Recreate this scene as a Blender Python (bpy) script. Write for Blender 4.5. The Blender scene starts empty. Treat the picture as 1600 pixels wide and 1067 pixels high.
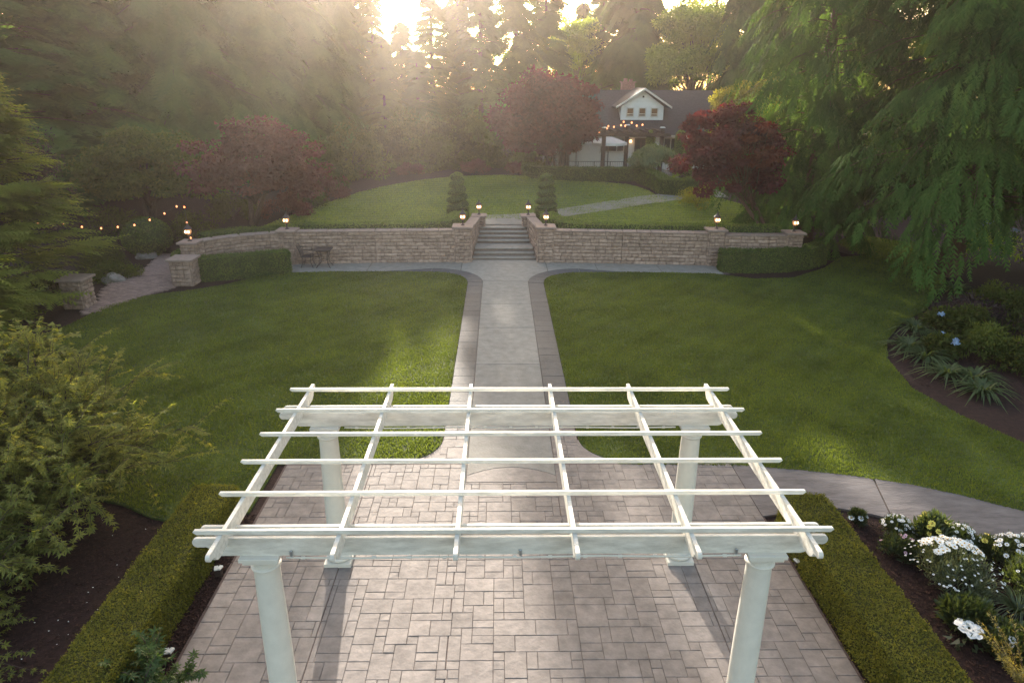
import bpy, bmesh, math, random
import numpy as np
from mathutils import Matrix, Vector
S = bpy.context.scene
COL = S.collection
rad = math.radians

# ------------------------------------------------------------------ camera
FPX, CX, CY = 1085.0, 800.0, 533.5
_dy = np.array([780 - CX, 127 - CY, FPX]); _dy /= np.linalg.norm(_dy)
_h = np.array([math.cos(rad(.4)), math.sin(rad(.4)), 0])
_dz = np.cross(_dy, _h); _dz /= np.linalg.norm(_dz)
if _dz[1] > 0: _dz = -_dz
_dx = np.cross(_dy, _dz)
CM = np.stack([_dx, _dy, _dz])
CP = np.array([0, 0, 7.0])
cam = bpy.data.cameras.new('camera'); camo = bpy.data.objects.new('camera', cam); COL.objects.link(camo)
m = Matrix(((*[float(v) for v in (CM[0, 0], -CM[0, 1], -CM[0, 2])], 0), (float(CM[1, 0]), float(-CM[1, 1]), float(-CM[1, 2]), 0), (float(CM[2, 0]), float(-CM[2, 1]), float(-CM[2, 2]), 7.0), (0, 0, 0, 1)))
camo.matrix_world = m
cam.sensor_width = 36; cam.lens = FPX / 1600 * 36; cam.clip_end = 2000; cam.clip_start = .05
S.camera = camo
def ray(px, py): return CM @ np.array([(px - CX) / FPX, (py - CY) / FPX, 1.])
def atz(px, py, z=0.): d = ray(px, py); return CP + d * ((z - 7.0) / d[2])
def aty(px, py, y): d = ray(px, py); return CP + d * (y / d[1])

# ------------------------------------------------------------------ light
SUN_EL, SUN_AZ = 13.5, -7.5
W = bpy.data.worlds.new('World'); S.world = W; W.use_nodes = True
nt = W.node_tree; bg = nt.nodes['Background']
sky = nt.nodes.new('ShaderNodeTexSky'); sky.sky_type = 'NISHITA'; sky.sun_disc = False
sky.sun_elevation = rad(SUN_EL); sky.sun_rotation = rad(SUN_AZ)
wb = nt.nodes.new('ShaderNodeMix'); wb.data_type = 'RGBA'; wb.blend_type = 'MULTIPLY'; wb.inputs[0].default_value = 1; wb.inputs[7].default_value = (1, .93, .83, 1)   # the photograph's warm white balance
nt.links.new(sky.outputs[0], wb.inputs[6]); nt.links.new(wb.outputs[2], bg.inputs[0]); bg.inputs[1].default_value = .125; sky.dust_density = 3.0; sky.ozone_density = .3
sl = bpy.data.lights.new('sun', 'SUN'); sl.energy = 3.8; sl.angle = rad(.8); sl.color = (1, .90, .77)
so = bpy.data.objects.new('sun', sl); COL.objects.link(so)
sd = Vector((math.sin(rad(SUN_AZ)) * math.cos(rad(SUN_EL)), math.cos(rad(SUN_AZ)) * math.cos(rad(SUN_EL)), math.sin(rad(SUN_EL))))
so.rotation_euler = sd.to_track_quat('Z', 'Y').to_euler(); so.location = (-20, 60, 40)
S.view_settings.view_transform = 'Standard'; S.view_settings.look = 'None'
S.view_settings.exposure = 2.3; S.view_settings.gamma = 1; S.view_settings.use_curve_mapping = False
cy = S.cycles
cy.max_bounces = 6; cy.diffuse_bounces = 3; cy.glossy_bounces = 2; cy.transmission_bounces = 4
cy.volume_bounces = 0; cy.use_adaptive_sampling = False; cy.transparent_max_bounces = 8; cy.use_denoising = True; cy.denoising_prefilter = 'NONE'
cy.caustics_reflective = False; cy.caustics_refractive = False; cy.sample_clamp_indirect = 6
HAZE_D, HAZE_G, HAZE_C = .0008, .80, (.58, .51, .475, 1)

# ------------------------------------------------------------------ materials
MATS = {}
def _nodes(name):
    ma = bpy.data.materials.new(name); ma.use_nodes = True
    t = ma.node_tree; t.nodes.clear()
    out = t.nodes.new('ShaderNodeOutputMaterial'); MATS[name] = ma
    return ma, t, out
def c4(c): return (c[0], c[1], c[2], 1)
def mat(name, col, rough=.8, var=.25, scale=3., bump=.15, bscale=30., rand=0., spec=.3, metal=0., emit=None, es=0., col2=None, stretch=None):
    ma, t, out = _nodes(name); N = t.nodes.new; L = t.links.new
    b = N('ShaderNodeBsdfPrincipled'); L(b.outputs[0], out.inputs[0])
    b.inputs['Roughness'].default_value = rough; b.inputs['Specular IOR Level'].default_value = spec; b.inputs['Metallic'].default_value = metal
    g = N('ShaderNodeNewGeometry'); pos = g.outputs['Position']
    if stretch:
        mp = N('ShaderNodeMapping'); mp.inputs['Scale'].default_value = stretch; L(pos, mp.inputs[0]); pos = mp.outputs[0]
    n = N('ShaderNodeTexNoise'); n.inputs['Scale'].default_value = scale; n.inputs['Detail'].default_value = 5; n.inputs['Roughness'].default_value = .65; L(pos, n.inputs['Vector'])
    rp = N('ShaderNodeValToRGB'); e = rp.color_ramp.elements
    e[0].position = .3; e[1].position = .7
    lo = [v * (1 - var) for v in col]; hi = [min(1, v * (1 + var)) for v in (col2 or col)]
    e[0].color = c4(lo); e[1].color = c4(hi); L(n.outputs[0], rp.inputs[0]); colout = rp.outputs[0]
    if rand:
        oi = N('ShaderNodeObjectInfo'); mr = N('ShaderNodeMapRange'); mr.inputs[3].default_value = 1 - rand; mr.inputs[4].default_value = 1 + rand
        L(oi.outputs['Random'], mr.inputs[0]); mx = N('ShaderNodeMix'); mx.data_type = 'RGBA'; mx.blend_type = 'MULTIPLY'; mx.inputs[0].default_value = 1
        L(colout, mx.inputs[6]); L(mr.outputs[0], mx.inputs[7]); colout = mx.outputs[2]
    L(colout, b.inputs['Base Color'])
    if bump:
        n2 = N('ShaderNodeTexNoise'); n2.inputs['Scale'].default_value = bscale; n2.inputs['Detail'].default_value = 4; L(pos, n2.inputs['Vector'])
        bp = N('ShaderNodeBump'); bp.inputs['Strength'].default_value = bump; bp.inputs['Distance'].default_value = .02
        L(n2.outputs[0], bp.inputs['Height']); L(bp.outputs[0], b.inputs['Normal'])
    if emit:
        ma.cycles.emission_sampling = 'NONE'; b.inputs['Emission Color'].default_value = c4(emit); b.inputs['Emission Strength'].default_value = es
    return ma
def leaf(name, c1, c2, tr=.45, scale=.8, gloss=.06, tc=None, tint=1.9, isl=.55, stripe=None):
    """thin leaf: diffuse + translucent, each leaf (mesh island) its own shade of green"""
    ma, t, out = _nodes(name); N = t.nodes.new; L = t.links.new
    g = N('ShaderNodeNewGeometry'); n = N('ShaderNodeTexNoise'); n.inputs['Scale'].default_value = scale; L(g.outputs['Position'], n.inputs['Vector'])
    ad = N('ShaderNodeMath'); ad.operation = 'MULTIPLY_ADD'; ad.inputs[1].default_value = isl; L(g.outputs['Random Per Island'], ad.inputs[0])
    sb = N('ShaderNodeMath'); sb.operation = 'MULTIPLY_ADD'; sb.inputs[1].default_value = 1.6; sb.inputs[2].default_value = -.3 - isl * .5; L(n.outputs[0], sb.inputs[0]); L(sb.outputs[0], ad.inputs[2])
    if stripe:   # mowing stripes: the grass is combed alternately
        wv = N('ShaderNodeTexWave'); wv.inputs['Scale'].default_value = stripe[1]; wv.inputs['Distortion'].default_value = .6; wv.inputs['Detail'].default_value = 1; mp = N('ShaderNodeMapping'); mp.inputs['Rotation'].default_value = (0, 0, stripe[0]); L(g.outputs['Position'], mp.inputs[0]); L(mp.outputs[0], wv.inputs['Vector'])
        ms = N('ShaderNodeMath'); ms.operation = 'MULTIPLY_ADD'; ms.inputs[1].default_value = stripe[2]; L(wv.outputs['Fac'], ms.inputs[0]); L(sb.outputs[0], ms.inputs[2]); L(ms.outputs[0], ad.inputs[2])
    rp = N('ShaderNodeValToRGB'); e = rp.color_ramp.elements; e[0].position = .05; e[1].position = .95; e[0].color = c4(c1); e[1].color = c4(c2)
    L(ad.outputs[0], rp.inputs[0])
    d = N('ShaderNodeBsdfDiffuse'); tl = N('ShaderNodeBsdfTranslucent'); gl = N('ShaderNodeBsdfGlossy'); gl.inputs['Roughness'].default_value = .45; gl.inputs['Color'].default_value = (1, 1, .95, 1)
    L(rp.outputs[0], d.inputs[0])
    mx = N('ShaderNodeMix'); mx.data_type = 'RGBA'; mx.blend_type = 'MULTIPLY'; mx.inputs[0].default_value = 1; mx.inputs[7].default_value = c4(tc or (tint, tint * .95, tint * .35))
    mx.clamp_result = True
    L(rp.outputs[0], mx.inputs[6]); L(mx.outputs[2], tl.inputs[0])
    m1 = N('ShaderNodeMixShader'); m1.inputs[0].default_value = tr; L(d.outputs[0], m1.inputs[1]); L(tl.outputs[0], m1.inputs[2])
    m2 = N('ShaderNodeMixShader'); m2.inputs[0].default_value = gloss; L(m1.outputs[0], m2.inputs[1]); L(gl.outputs[0], m2.inputs[2])
    L(m2.outputs[0], out.inputs[0])
    return ma
mat('soil', (.018, .008, .008), .95, .4, 9, .9, 45, col2=(.028, .013, .012))
mat('mulch_chip', (.024, .011, .010), .95, .5, 30, 0, col2=(.05, .024, .02))
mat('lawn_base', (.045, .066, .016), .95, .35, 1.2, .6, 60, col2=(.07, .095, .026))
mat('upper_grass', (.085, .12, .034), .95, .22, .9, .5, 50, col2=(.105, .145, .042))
mat('paver', (.198, .174, .166), .78, .2, 5, .35, 14, rand=.09, col2=(.226, .20, .188), spec=.25)
mat('paver_joint', (.10, .072, .067), .9, .3, 8, .3, 40)
mat('concrete', (.28, .265, .243), .95, .16, 4, .4, 22, rand=.06, spec=.08)
mat('border_stone', (.085, .088, .095), .75, .16, 6, .4, 20, rand=.1)
mat('walk_stamped', (.14, .128, .132), .7, .3, 2.2, .55, 9, stretch=(1, 3.2, 1))
mat('brick', (.26, .19, .175), .85, .2, 8, .4, 40, rand=.2)
mat('wall_stone', (.29, .20, .158), .9, .30, 7, .8, 26, rand=.18, col2=(.33, .245, .20))
mat('mortar', (.12, .088, .075), .95, .2, 9, .4, 40)
mat('cap_stone', (.28, .215, .19), .85, .2, 6, .5, 24, rand=.05)
mat('step_riser', (.22, .17, .145), .9, .2, 6, .5, 24)
mat('white_paint', (.63, .61, .55), .45, .06, 6, .06, 25, spec=.4)
mat('white_wood', (.57, .545, .49), .6, .17, 3, .2, 20, spec=.3, rand=.05, stretch=(1.2, 5, 5), col2=(.65, .63, .58))
mat('siding', (.82, .82, .80), .6, .04, 4, .05, 20, rand=.03)
mat('house_wall', (.80, .80, .77), .8, .05, 4, .1, 30)
mat('roof_shingle', (.052, .046, .052), .9, .25, 7, .6, 26)
mat('window_glass', (.03, .03, .035), .08, .1, 2, 0, spec=.8)
mat('lit_room', (.08, .045, .025), .3, .4, 5, 0, emit=(.8, .36, .1), es=.008)
mat('dark_wood', (.05, .033, .03), .8, .3, 6, .3, 30)
mat('black_metal', (.02, .018, .018), .5, .2, 6, 0, spec=.5)
mat('iron', (.055, .04, .038), .5, .2, 8, .1, 30, spec=.5)
mat('lamp_glass', (.5, .3, .16), .2, .1, 4, 0, emit=(1, .42, .16), es=.09)
mat('bulb', (1, .8, .6), .3, .0, 4, 0, emit=(1, .55, .25), es=2.2)
mat('string_bulb', (1, .5, .3), .3, .0, 4, 0, emit=(1, .30, .10), es=.75)
mat('porch_bulb', (1, .7, .4), .3, .0, 4, 0, emit=(1, .5, .2), es=2.)
mat('canvas', (.72, .72, .72), .85, .06, 4, .1, 30)
mat('bark', (.075, .052, .042), .95, .4, 9, .8, 24, stretch=(4, 4, .8))
mat('bark_red', (.10, .06, .042), .9, .4, 9, .6, 24, stretch=(4, 4, .8))
mat('rock', (.27, .25, .235), .9, .3, 4, .8, 16)
mat('hedge_core', (.045, .048, .010), 1, .3, 12, .6, 40)
mat('topiary_core', (.05, .066, .022), 1, .3, 10, .6, 40)
mat('chimney_brick', (.24, .12, .10), .9, .3, 12, .5, 40)
mat('light_cap', (.7, .7, .68), .5, .1, 5, 0)
mat('light_body', (.05, .035, .03), .6, .2, 5, 0)
mat('petal_white', (.80, .80, .78), .6, .06, 20, .05, 60, rand=.04)
mat('petal_yellow', (.75, .62, .12), .6, .1, 20, 0)
mat('petal_pink', (.7, .42, .52), .6, .1, 20, 0)
mat('petal_blue', (.24, .34, .50), .6, .15, 30, .1, 60)
mat('pollen', (.55, .33, .05), .7, .1, 20, 0)
mat('galvanised', (.5, .52, .52), .35, .15, 8, 0, metal=.8)
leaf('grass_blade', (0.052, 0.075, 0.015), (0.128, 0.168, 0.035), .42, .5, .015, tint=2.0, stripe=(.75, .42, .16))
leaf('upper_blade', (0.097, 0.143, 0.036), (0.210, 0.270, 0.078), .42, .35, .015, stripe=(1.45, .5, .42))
leaf('boxwood', (0.088, 0.093, 0.014), (0.176, 0.173, 0.032), .35, 1.4, .01, isl=.4)
leaf('boxwood_green', (0.047, 0.082, 0.022), (0.118, 0.164, 0.041), .3, 1.4, .015)
leaf('wall_hedge_leaf', (0.072, 0.116, 0.033), (0.181, 0.241, 0.072), .35, 1.0, 0.01)
leaf('cedar_leaf', (0.031, 0.070, 0.018), (0.096, 0.175, 0.041), .42, .55, 0.002, isl=.3, tc=(1.6, 1.45, .7))
leaf('fir_leaf', (0.037, 0.078, 0.025), (0.101, 0.182, 0.052), .45, .4, 0.002, isl=.15)
leaf('fir_leaf_warm', (0.045, 0.081, 0.021), (0.123, 0.184, 0.039), .48, .4, 0.002, isl=.15)
leaf('arborvitae_leaf', (0.084, 0.118, 0.028), (0.250, 0.284, 0.064), .45, .7, 0.004, isl=.15)
leaf('broad_leaf', (0.112, 0.184, 0.036), (0.292, 0.369, 0.072), .55, .6, 0.006, tint=2.4)
leaf('golden_leaf', (0.150, 0.160, 0.030), (0.360, 0.319, 0.072), .5, .8, 0.006)
leaf('maple_green', (0.087, 0.115, 0.029), (0.299, 0.295, 0.082), .45, 1.2, 0.01)
leaf('maple_near', (.035, .07, .02), (.07, .115, .03), .4, 2, .02)
leaf('red_maple_leaf', (0.043, 0.009, 0.016), (0.106, 0.021, 0.029), .35, .7, .02, tc=(2.4, 1.1, .6))
leaf('dull_red_leaf', (0.058, 0.026, 0.026), (0.146, 0.068, 0.061), .4, .7, .02, tc=(2.2, 1.2, .7))
leaf('orange_red_leaf', (0.042, 0.010, 0.010), (0.133, 0.029, 0.018), .42, .9, .02, tc=(2.6, 1.1, .4))
leaf('purple_leaf', (.022, .014, .017), (.06, .042, .044), .35, .8, .02, tc=(1.8, 1.1, .9))
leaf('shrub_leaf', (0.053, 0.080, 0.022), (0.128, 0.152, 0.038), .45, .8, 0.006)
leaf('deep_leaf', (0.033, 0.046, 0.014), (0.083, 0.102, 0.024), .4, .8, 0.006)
leaf('weeping_leaf', (0.098, 0.140, 0.077), (0.210, 0.259, 0.140), .4, 1.2, 0.01)
leaf('strap_leaf', (.05, .085, .035), (.12, .155, .075), .45, 2, .02)
leaf('silver_leaf', (.075, .095, .05), (.16, .18, .11), .35, 2, .05)
leaf('willow_leaf', (.16, .14, .035), (.36, .30, .10), .5, 3, .05)
leaf('flower_leaf', (.035, .055, .02), (.075, .10, .035), .4, 2, .05)

# ------------------------------------------------------------------ builders
def wloc(o):
    v = Vector((0, 0, 0))
    while o is not None: v = v + o.location; o = o.parent
    return v
def link(name, me, parent=None, loc=(0, 0, 0)):
    o = bpy.data.objects.new(name, me); COL.objects.link(o)
    o.location = loc
    if parent is not None: o.parent = parent
    return o
def tag(o, label=None, cat=None, group=None, kind=None):
    if label: o['label'] = label
    if cat: o['category'] = cat
    if group: o['group'] = group
    if kind: o['kind'] = kind
    return o
def thing(name, label, cat, loc=(0, 0, 0), group=None, rz=0):
    o = bpy.data.objects.new(name, None); COL.objects.link(o); o.empty_display_size = .2
    o.location = [float(v) for v in loc]; o.rotation_euler.z = rz
    return tag(o, label, cat, group)
def copy_tree(o, parent=None):
    c = o.copy(); COL.objects.link(c); c.parent = parent
    for ch in list(o.children): copy_tree(ch, c)
    return c
class MB:
    def __init__(s): s.v = []; s.f = []; s.m = []; s.mi = 0
    def add(s, vs, fs):
        k = len(s.v); s.v += [tuple(float(q) for q in p) for p in vs]
        for f in fs: s.f.append([k + i for i in f]); s.m.append(s.mi)
        return s
    def box(s, c, d, rz=0, taper=1.):
        x, y, z = d[0] / 2, d[1] / 2, d[2] / 2; ca, sa = math.cos(rz), math.sin(rz); vs = []
        for zz, k in ((-z, 1), (z, taper)):
            for a, b in ((-x, -y), (x, -y), (x, y), (-x, y)):
                a *= k; b *= k; vs.append((c[0] + a * ca - b * sa, c[1] + a * sa + b * ca, c[2] + zz))
        return s.add(vs, [(3, 2, 1, 0), (4, 5, 6, 7), (0, 1, 5, 4), (1, 2, 6, 5), (2, 3, 7, 6), (3, 0, 4, 7)])
    def span(s, a, b): return s.box([(a[i] + b[i]) / 2 for i in range(3)], [abs(b[i] - a[i]) for i in range(3)])
    def prism(s, poly, axis, a, b):
        """2-D outline extruded from a to b along axis ('x','y','z')"""
        def p3(p, t): return {'x': (t, p[0], p[1]), 'y': (p[0], t, p[1]), 'z': (p[0], p[1], t)}[axis]
        n = len(poly); vs = [p3(p, a) for p in poly] + [p3(p, b) for p in poly]
        fs = [list(range(n))[::-1], list(range(n, 2 * n))] + [(i, (i + 1) % n, n + (i + 1) % n, n + i) for i in range(n)]
        return s.add(vs, fs)
    def lathe(s, prof, c=(0, 0, 0), n=24, rf=None):
        vs = []; fs = []
        for r, z in prof:
            for k in range(n):
                a = 2 * math.pi * k / n; vs.append((c[0] + r * math.cos(a), c[1] + r * math.sin(a), c[2] + z))
        for j in range(len(prof) - 1):
            for k in range(n): fs.append((j * n + k, j * n + (k + 1) % n, (j + 1) * n + (k + 1) % n, (j + 1) * n + k))
        fs.append(list(range(n))[::-1]); fs.append([(len(prof) - 1) * n + k for k in range(n)])
        return s.add(vs, fs)
    def tube(s, pts, rads, n=6):
        pts = [Vector([float(q) for q in p]) for p in pts]; vs = []; fs = []
        if not hasattr(rads, '__len__'): rads = [rads] * len(pts)
        for i, p in enumerate(pts):
            d = (pts[min(i + 1, len(pts) - 1)] - pts[max(i - 1, 0)]).normalized()
            u = d.cross(Vector((0, 0, 1)));
            if u.length < .05: u = d.cross(Vector((1, 0, 0)))
            u.normalize(); w = d.cross(u)
            for k in range(n):
                a = 2 * math.pi * k / n; q = p + (u * math.cos(a) + w * math.sin(a)) * rads[i]; vs.append(q[:])
        for i in range(len(pts) - 1):
            for k in range(n): fs.append((i * n + k, i * n + (k + 1) % n, (i + 1) * n + (k + 1) % n, (i + 1) * n + k))
        fs.append(list(range(n))[::-1]); fs.append([(len(pts) - 1) * n + k for k in range(n)])
        return s.add(vs, fs)
    def mesh(s, name, mats, off=(0, 0, 0), smooth=False):
        me = bpy.data.meshes.new(name)
        me.from_pydata([(p[0] - off[0], p[1] - off[1], p[2] - off[2]) for p in s.v], [], s.f)
        for k in (mats if isinstance(mats, (list, tuple)) else [mats]): me.materials.append(MATS[k])
        if any(s.m): me.polygons.foreach_set('material_index', s.m)
        if smooth: me.polygons.foreach_set('use_smooth', [True] * len(s.f))
        bm = bmesh.new(); bm.from_mesh(me); bmesh.ops.recalc_face_normals(bm, faces=bm.faces); bm.to_mesh(me); bm.free()
        return me
    def build(s, name, mats, parent=None, smooth=False):
        """vertices are given in world coordinates (parents are unrotated while building)"""
        off = wloc(parent) if parent is not None else (0, 0, 0)
        return link(name, s.mesh(name, mats, off, smooth), parent)
def bevel(o, w, seg=1):
    bm = bmesh.new(); bm.from_mesh(o.data)
    bmesh.ops.bevel(bm, geom=[e for e in bm.edges if len(e.link_faces) == 2 and e.calc_face_angle(0) > .6], offset=w, segments=seg, affect='EDGES', clamp_overlap=True)
    bm.to_mesh(o.data); bm.free(); return o
def tri_mesh(name, V, mats, mi=None, k=3):
    """V: (n,k,3) loose polygons -> fast mesh"""
    V = np.asarray(V, dtype=np.float32).reshape(-1, k, 3); n = len(V)
    me = bpy.data.meshes.new(name); me.vertices.add(n * k); me.vertices.foreach_set('co', V.ravel())
    me.loops.add(n * k); me.loops.foreach_set('vertex_index', np.arange(n * k, dtype=np.int32))
    me.polygons.add(n); me.polygons.foreach_set('loop_start', np.arange(0, n * k, k, dtype=np.int32))
    for q in (mats if isinstance(mats, (list, tuple)) else [mats]): me.materials.append(MATS[q])
    if mi is not None: me.polygons.foreach_set('material_index', np.asarray(mi, dtype=np.int32))
    me.update(calc_edges=True); return me
def foliage(name, V, mats, parent, k=3, mi=None):
    off = np.array(wloc(parent)) if parent is not None else np.zeros(3)
    return link(name, tri_mesh(name, np.asarray(V) - off, mats, mi, k), parent)
def nrm(v): return v / np.maximum(np.linalg.norm(v, axis=-1, keepdims=True), 1e-9)
def rdir(rs, n): return nrm(rs.normal(size=(n, 3)))
def feather(k, w=.42, ang=55, thick=.07):
    """one flat frond: leaflets in pairs along a rachis, unit length, (T,3,3) in forward/side/normal axes"""
    T = []; a = math.radians(ang)
    for i in range(k):
        u = (i + .4) / k; l = w * (1 - .62 * u) * (.6 + .4 * min(1, u * 4))
        for sg in (-1, 1):
            tip = (u + l * math.cos(a), sg * l * math.sin(a), -.10 * l)
            T.append([(u - thick * .6, 0, 0), (u + thick, 0, 0), tip])
    T.append([(.0, -.012, 0), (.0, .012, 0), (1.05, 0, -.03)])
    return np.array(T)
def place(T, P, F, U, sc):
    """copies of T at P with forward F and approximate normal U"""
    F = nrm(F); Sd = nrm(np.cross(U, F)); Nn = np.cross(F, Sd); sc = np.asarray(sc).reshape(-1, 1, 1, 1)
    q = T[None, :, :, 0:1] * F[:, None, None, :] + T[None, :, :, 1:2] * Sd[:, None, None, :] + T[None, :, :, 2:3] * Nn[:, None, None, :]
    return (q * sc + P[:, None, None, :]).reshape(-1, 3, 3)
DIAMOND = np.array([[(0, 0, 0), (.45, -.5, 0), (1, 0, -.06)], [(0, 0, 0), (1, 0, -.06), (.45, .5, 0)]])
def leafshape(w):
    if w >= .5: return np.array([[(0, -.34 * w, 0), (1.05, -.05 * w, -.06), (.38, .66 * w, .02)]])   # small broad leaf: one triangle
    d = DIAMOND.copy(); d[:, :, 1] *= w; return d
def palmate(lobes=5):
    T = []
    for i in range(lobes):
        a = math.radians(-100 + 200 * i / (lobes - 1)); l = 1 - .30 * abs(i - (lobes - 1) / 2) / ((lobes - 1) / 2); b = math.radians(23)
        c = (.06, 0, 0)
        p1 = (c[0] + .42 * l * math.cos(a - b), .42 * l * math.sin(a - b), .02); p2 = (c[0] + .42 * l * math.cos(a + b), .42 * l * math.sin(a + b), .02)
        tip = (c[0] + l * math.cos(a), l * math.sin(a), -.10)
        T.append([c, p1, tip]); T.append([c, tip, p2])
    return np.array(T) * .62
def conifer_fronds(rs, H, R, z0, lev, nb, n, droop, lat, hang, slen, T, pw=.8, rise=.15):
    """fronds set along drooping branches in whorls; returns triangles and branch poly-lines"""
    NB = lev * nb
    zz = z0 + (H * .985 - z0) * (np.repeat(np.arange(lev), nb) + rs.rand(NB) * .9) / lev
    fr = np.clip((zz - z0) / (H - z0), 0, 1); r = R * (1 - fr) ** pw * rs.uniform(.62, 1.12, NB) + .25
    r *= np.clip(.72 + 2.2 * fr, 0, 1)
    az = rs.uniform(0, 2 * np.pi, NB); o = np.stack([np.cos(az), np.sin(az), 0 * az], 1); l = np.stack([-np.sin(az), np.cos(az), 0 * az], 1)
    t = rs.uniform(.12, 1, (NB, n)) ** .75
    dr = droop * rs.uniform(.7, 1.3, NB)
    side = rs.uniform(-1, 1, (NB, n)); off = side * lat * r[:, None] * (1.05 - t * .8)
    z = zz[:, None] + r[:, None] * (rise * t - dr[:, None] * t ** 2) - np.abs(off) * .35 - rs.rand(NB, n) * .12
    P = o[:, None, :] * (r[:, None] * t)[..., None] + l[:, None, :] * off[..., None]; P[..., 2] = z
    F = o[:, None, :] * (.75) + l[:, None, :] * (side * .8)[..., None] + rs.normal(size=(NB, n, 3)) * .13; F[..., 2] -= hang + .5 * t * dr[:, None]
    P = P.reshape(-1, 3); F = F.reshape(-1, 3); U = nrm(np.repeat(o, n, 0) * .5 + [0, 0, 1] + rs.normal(size=P.shape) * .15)
    V = place(T, P, F, U, slen * rs.uniform(.6, 1.2, len(P)))
    br = []
    for i in range(NB):
        if i % 2 == 0: br.append([(0, 0, zz[i])] + [tuple(o[i] * r[i] * q + np.array([0, 0, zz[i] + r[i] * (rise * q - dr[i] * q * q)])) for q in (.35, .65, .92)])
    return V, br, zz
def trunk_mesh(H, r0, br, rs, lean=0., mat_='bark', top=.02, n=9, brad=.12):
    b = MB(); pts = [(lean * (q ** 1.5) * H * .06 + rs.normal() * .03 * (q > 0), rs.normal() * .03 * (q > 0), q * H) for q in np.linspace(0, 1, 9)]
    b.tube(pts, [r0 * (1.35 if i == 0 else 1) * (1 - i / 8.6) + top for i in range(9)], n)
    for p in br: b.tube(p, [r0 * brad * (1 - .28 * i) for i in range(len(p))], 4)
    return b.mesh('trunk', mat_, smooth=True)
def blob_leaves(rs, C, Rd, n, T, L, droop=.3, out=.7, shell=.55, flat=.8):
    """n leaves in each of the ellipsoid clumps C with radii Rd"""
    C = np.asarray(C, float); Rd = np.asarray(Rd, float)
    if Rd.ndim == 1: Rd = np.repeat(Rd[None], len(C), 0)
    d = rdir(rs, len(C) * n); r = shell + (1 - shell) * rs.rand(len(d)); r[rs.rand(len(d)) < .12] *= 1.18
    P = np.repeat(C, n, 0) + d * r[:, None] * np.repeat(Rd, n, 0)
    F = d * out + rs.normal(size=d.shape) * .55; F[:, 2] -= droop
    U = nrm(rs.normal(size=d.shape) * (1 - flat) + d * .45 + [0, 0, flat])
    return place(T, P, F, U, L * rs.uniform(.65, 1.25, len(d)))
def crown_clumps(rs, c, R, n, k=.34, flat=.6, lo=-.55):
    """clump centres through an ellipsoidal crown, uneven outline"""
    d = rdir(rs, n * 3); d = d[d[:, 2] > lo][:n]; r = rs.uniform(.45, .95, len(d))
    C = np.asarray(c) + d * r[:, None] * np.asarray(R)
    s = np.mean(R) * k * rs.uniform(.65, 1.3, len(d)); Rd = np.stack([s, s, s * flat], 1)
    return C, Rd
def limbs(rs, base, C, r0, m='bark', fork=.35, stems=1, every=3):
    """tapered stem(s) with limbs reaching into the crown clumps"""
    b = MB(); base = np.asarray(base, float); cc = C.mean(0); f = base + (cc - base) * [.75, .75, fork * 1.6]
    for s in range(stems):
        sh = np.array([(s - (stems - 1) / 2) * r0 * 7, rs.normal() * .1, 0]) if stems > 1 else np.zeros(3)
        b.tube([base + sh * .15, base + (f - base) * .5 + sh * .6, f + sh], [r0 * 1.35, r0, r0 * .8], 8)
    for p in C[::every]:
        st = base + (f - base) * rs.uniform(.55, 1); mid = (st + p) / 2 + rs.normal(size=3) * .12 + [0, 0, .12]
        b.tube([st, mid, p], [r0 * .38, r0 * .2, r0 * .05], 4)
    return b
def inpoly(P, poly):
    x, y = P[:, 0], P[:, 1]; ins = np.zeros(len(P), bool); q = np.asarray(poly, float); n = len(q); j = n - 1
    for i in range(n):
        c = ((q[i, 1] > y) != (q[j, 1] > y)) & (x < (q[j, 0] - q[i, 0]) * (y - q[i, 1]) / (q[j, 1] - q[i, 1] + 1e-12) + q[i, 0]); ins ^= c; j = i
    return ins
def smooth_poly(P, it=2):
    P = [tuple(p[:2]) for p in P]
    for _ in range(it):
        Q = []
        for i in range(len(P)):
            a, b = P[i], P[(i + 1) % len(P)]
            Q += [(a[0] * .75 + b[0] * .25, a[1] * .75 + b[1] * .25), (a[0] * .25 + b[0] * .75, a[1] * .25 + b[1] * .75)]
        P = Q
    return P
def sheet(name, poly, z0, z1, m, parent=None):
    """slab with the outline poly, bottom z0, top z1"""
    return MB().prism([p[:2] for p in poly], 'z', z0, z1).build(name, m, parent)

# ------------------------------------------------------------------ terrain
WALL_L = [(-11.35, 25.75), (-10.9, 26.35), (-10.1, 26.95), (-9.1, 27.4), (-8.2, 27.58), (-5, 27.8), (-1.8, 27.92)]
WALL_R = [(2.2, 27.9), (5, 27.75), (8.45, 27.5), (9.6, 27.35), (10.8, 27.3), (11.9, 27.35)]
def wy(x):
    xs = [-60, -14, -11.35, -10.9, -10.1, -9.1, -8.2, -5, -1.8, 2.2, 5, 8.45, 9.6, 10.8, 11.9, 14, 60]
    ys = [34, 29, 25.75, 26.35, 26.95, 27.4, 27.58, 27.8, 27.92, 27.9, 27.75, 27.5, 27.35, 27.3, 27.35, 28.6, 38]
    return np.interp(x, xs, ys)
def sst(a, b, x): t = np.clip((x - a) / (b - a), 0, 1); return t * t * (3 - 2 * t)
def gz(x, y):
    """height of the upper garden"""
    h = .85 + .35 * sst(35, 45, y) + .25 * sst(-6, -14, x) * sst(34, 44, y)
    side = 1 - sst(-11.2, -15.5, x) * (1 - sst(27, 38, y)) - sst(12.0, 16.0, x) * (1 - sst(35, 48, y))
    return h * np.clip(side, 0, 1)
def G(x, y): return float(gz(np.array(float(x)), np.array(float(y)))) if y > wy(x) else 0.
g = MB(); g.box((0, 60, -.31), (700, 700, .6)); tag(g.build('ground', 'soil'), kind='structure')
nx, ny = 90, 70
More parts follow.
